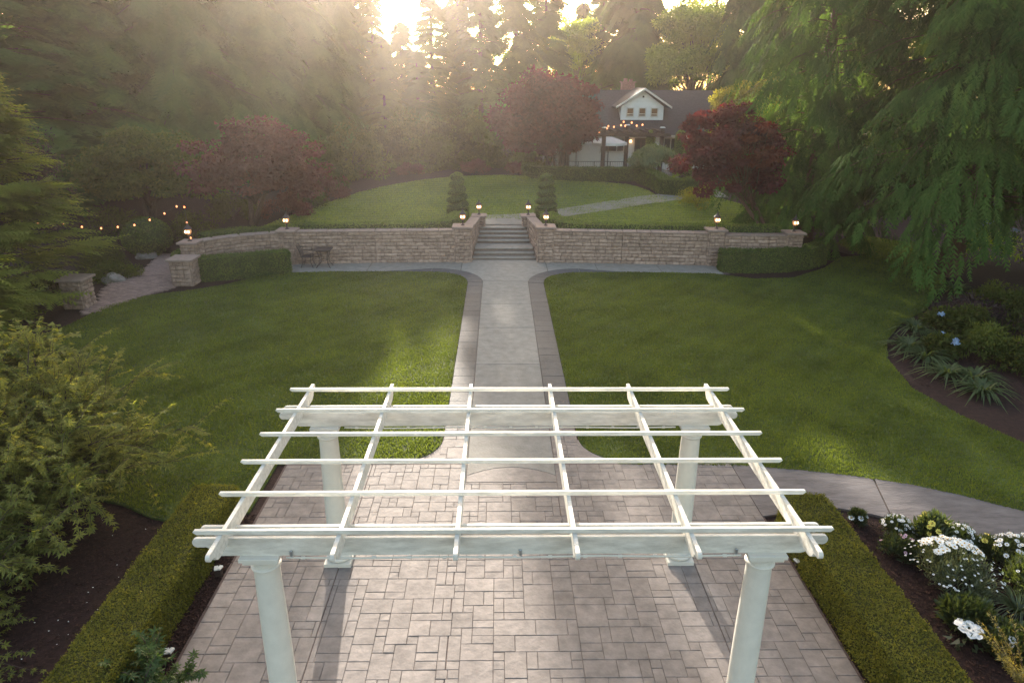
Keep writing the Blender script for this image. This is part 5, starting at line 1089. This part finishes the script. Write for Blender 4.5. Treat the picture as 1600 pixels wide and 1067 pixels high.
def hydrangea(label, x, y, heads, m='petal_blue', leafm='deep_leaf', R=.6, H=.8, seed=1, hr=.10):
    rs = np.random.RandomState(seed); r = thing('hydrangea', label, 'shrub', (x, y, 0)); n = 22; a = rs.rand(n) * 6.28; q = np.sqrt(rs.rand(n)); C = np.stack([x + R * q * np.cos(a), y + R * q * np.sin(a), H * (.75 - .4 * q ** 2)], 1)
    foliage('leaves', blob_leaves(rs, C, np.array([R * .35, R * .35, H * .3]), 60, leafshape(.62), .15, .2, .6), leafm, r)
    for i in range(heads):
        a = rs.rand() * 6.28; q = rs.rand() ** .5; c = np.array([x + R * q * math.cos(a), y + R * q * math.sin(a) - .1, H * (1.08 - .3 * q * q)]); d = rdir(rs, 90); d[:, 2] = np.abs(d[:, 2]) - .25
        foliage('flower_head', place(leafshape(.9), c + d * hr, rs.normal(size=d.shape), d, .05 * rs.uniform(.7, 1.2, 90)), m, r)
    return r
c = atz(1476, 562); hydrangea('low hydrangea with a pair of pale blue flower heads in the shady right bed', c[0], c[1] + .3, 3, R=.4, H=.6, seed=151, hr=.07)
c = atz(1505, 535); hydrangea('shaded hydrangea with one blue flower head behind the strap leaves', c[0], c[1] + .6, 1, R=.8, H=.8, seed=152, hr=.075)
hydrangea('sunlit hydrangea bush with small blue heads behind the cedar trunk', 20.6, 28.6, 9, leafm='broad_leaf', R=1.3, H=1.5, seed=153, hr=.13)
hydrangea('hydrangea bush at the right edge under the overhanging cedar', 22.2, 26.5, 7, leafm='deep_leaf', R=1.2, H=1.3, seed=154, hr=.13)
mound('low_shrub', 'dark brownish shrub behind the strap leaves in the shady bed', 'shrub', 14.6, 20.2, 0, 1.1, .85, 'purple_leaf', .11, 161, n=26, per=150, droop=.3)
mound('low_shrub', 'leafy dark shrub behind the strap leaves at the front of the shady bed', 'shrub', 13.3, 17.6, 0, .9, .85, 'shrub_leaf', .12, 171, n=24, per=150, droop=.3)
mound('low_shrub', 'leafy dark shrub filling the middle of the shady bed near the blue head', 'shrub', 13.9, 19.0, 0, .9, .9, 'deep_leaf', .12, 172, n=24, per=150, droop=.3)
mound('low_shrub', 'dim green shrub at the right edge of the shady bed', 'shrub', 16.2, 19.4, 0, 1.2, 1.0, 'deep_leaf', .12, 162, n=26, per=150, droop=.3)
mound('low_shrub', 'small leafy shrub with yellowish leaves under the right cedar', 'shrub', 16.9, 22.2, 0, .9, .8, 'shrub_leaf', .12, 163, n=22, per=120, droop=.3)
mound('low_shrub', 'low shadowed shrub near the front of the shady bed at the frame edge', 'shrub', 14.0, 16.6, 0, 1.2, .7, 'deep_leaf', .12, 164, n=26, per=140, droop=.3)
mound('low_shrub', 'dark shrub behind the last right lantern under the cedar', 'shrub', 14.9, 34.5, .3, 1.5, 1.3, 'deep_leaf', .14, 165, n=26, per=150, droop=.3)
mound('low_shrub', 'variegated pale shrub behind the red maple stems', 'shrub', pxx(1135, 33), 36.5, G(pxx(1135, 33), 36.5), 1.2, 1.1, 'golden_leaf', .13, 166, n=22, per=120, droop=.3)
# white ruffled bloom
c = atz(1508, 1003); r = thing('white_rose', 'large ruffled white bloom at the bottom of the right bed beside the hedge', 'flower', (c[0], c[1], 0)); rs = np.random.RandomState(171)
MB().tube([(c[0], c[1], 0), (c[0], c[1], .26)], .008, 5).build('stem', 'flower_leaf', r)
for i in range(16):
    a = i * 2.4; q = .035 + .011 * i; ti = .9 - i * .045; b = MB(); d = Vector((math.cos(a), math.sin(a), 0)); e = Vector((-math.sin(a), math.cos(a), 0)); o0 = Vector((c[0], c[1], .24)) + d * q * .35; R_ = .075 + .004 * i; vs = []
    for u in np.linspace(0, 1, 5):
        for v in np.linspace(-1, 1, 5): vs.append(o0 + d * (R_ * u * (1 - ti * .55)) + Vector((0, 0, R_ * u * ti * .8 - .03 * u * u + .012 * math.sin(v * 5 + i) * u)) + e * (v * R_ * .72 * math.sin(math.pi * (.12 + .62 * u))))
    b.add(vs, [(j * 5 + k, j * 5 + k + 1, j * 5 + k + 6, j * 5 + k + 5) for j in range(4) for k in range(4)]); b.build('petal', 'petal_white', r, smooth=True)
foliage('leaves', blob_leaves(rs, [(c[0], c[1], .1)], np.array([.22, .22, .1]), 46, leafshape(.5), .13, .2, .8), 'flower_leaf', r)
for i, (p, q, lab) in enumerate([(1563, 985, 'small white bloom above the golden willow twigs'), (1582, 1000, 'small pale bloom among the golden willow twigs')]):
    c = atz(p, q, .3); r = thing('white_flower', lab, 'flower', (c[0], c[1], 0)); MB().tube([(c[0], c[1], 0), (c[0], c[1], .3)], .006, 4).build('stem', 'flower_leaf', r); b = MB(); petals_head(b, (c[0], c[1], .3), 6, .06, .42, (.1, -.4, 1), .5); b.build('petals', 'petal_white', r)
# golden willow in the corner
def willow(label, x, y, seed):
    rs = np.random.RandomState(seed); r = thing('golden_willow', label, 'shrub', (x, y, 0)); st = MB(); PP = []; FF = []
    for i in range(58):
        a = rs.rand() * 6.283; d = np.array([math.cos(a), math.sin(a), 0]); l = rs.uniform(.55, 1.15); p0 = np.array([x, y, 0.]); pts = [p0 + d * l * .62 * q ** 1.1 + np.array([0, 0, l * (q * 1.0 - .25 * q * q)]) for q in np.linspace(0, 1, 6)]; st.tube(pts, [.008, .006, .005, .004, .003, .0015], 3)
        for k in range(54):
            q = .22 + .78 * k / 54; j = min(4, int(q * 5)); p = pts[j] + (pts[j + 1] - pts[j]) * (q * 5 - j); PP.append(p); FF.append(nrm(pts[j + 1] - pts[j]) * .8 + rs.normal(size=3) * .6)
    st.build('stems', 'bark_red', r); P = np.array(PP); foliage('leaves', place(leafshape(.28), P, np.array(FF), nrm(rs.normal(size=P.shape) + [0, 0, .6]), .055 * rs.uniform(.6, 1.2, len(P))), 'willow_leaf', r)
willow('golden leaved willow bush in the bottom right corner', 6.45, 6.35, 181)

# ------------------------------------------------------------------ evening haze
hm = bpy.data.materials.new('haze_air'); hm.use_nodes = True; t = hm.node_tree; t.nodes.clear()
ou = t.nodes.new('ShaderNodeOutputMaterial'); pv = t.nodes.new('ShaderNodeVolumePrincipled'); pv.inputs['Density'].default_value = HAZE_D; pv.inputs['Anisotropy'].default_value = HAZE_G; pv.inputs['Color'].default_value = HAZE_C
t.links.new(pv.outputs[0], ou.inputs['Volume']); MATS['haze_air'] = hm
hz = MB().span((-110, -14, -2), (110, 135, 32)).build('haze', 'haze_air'); hz['kind'] = 'stuff'
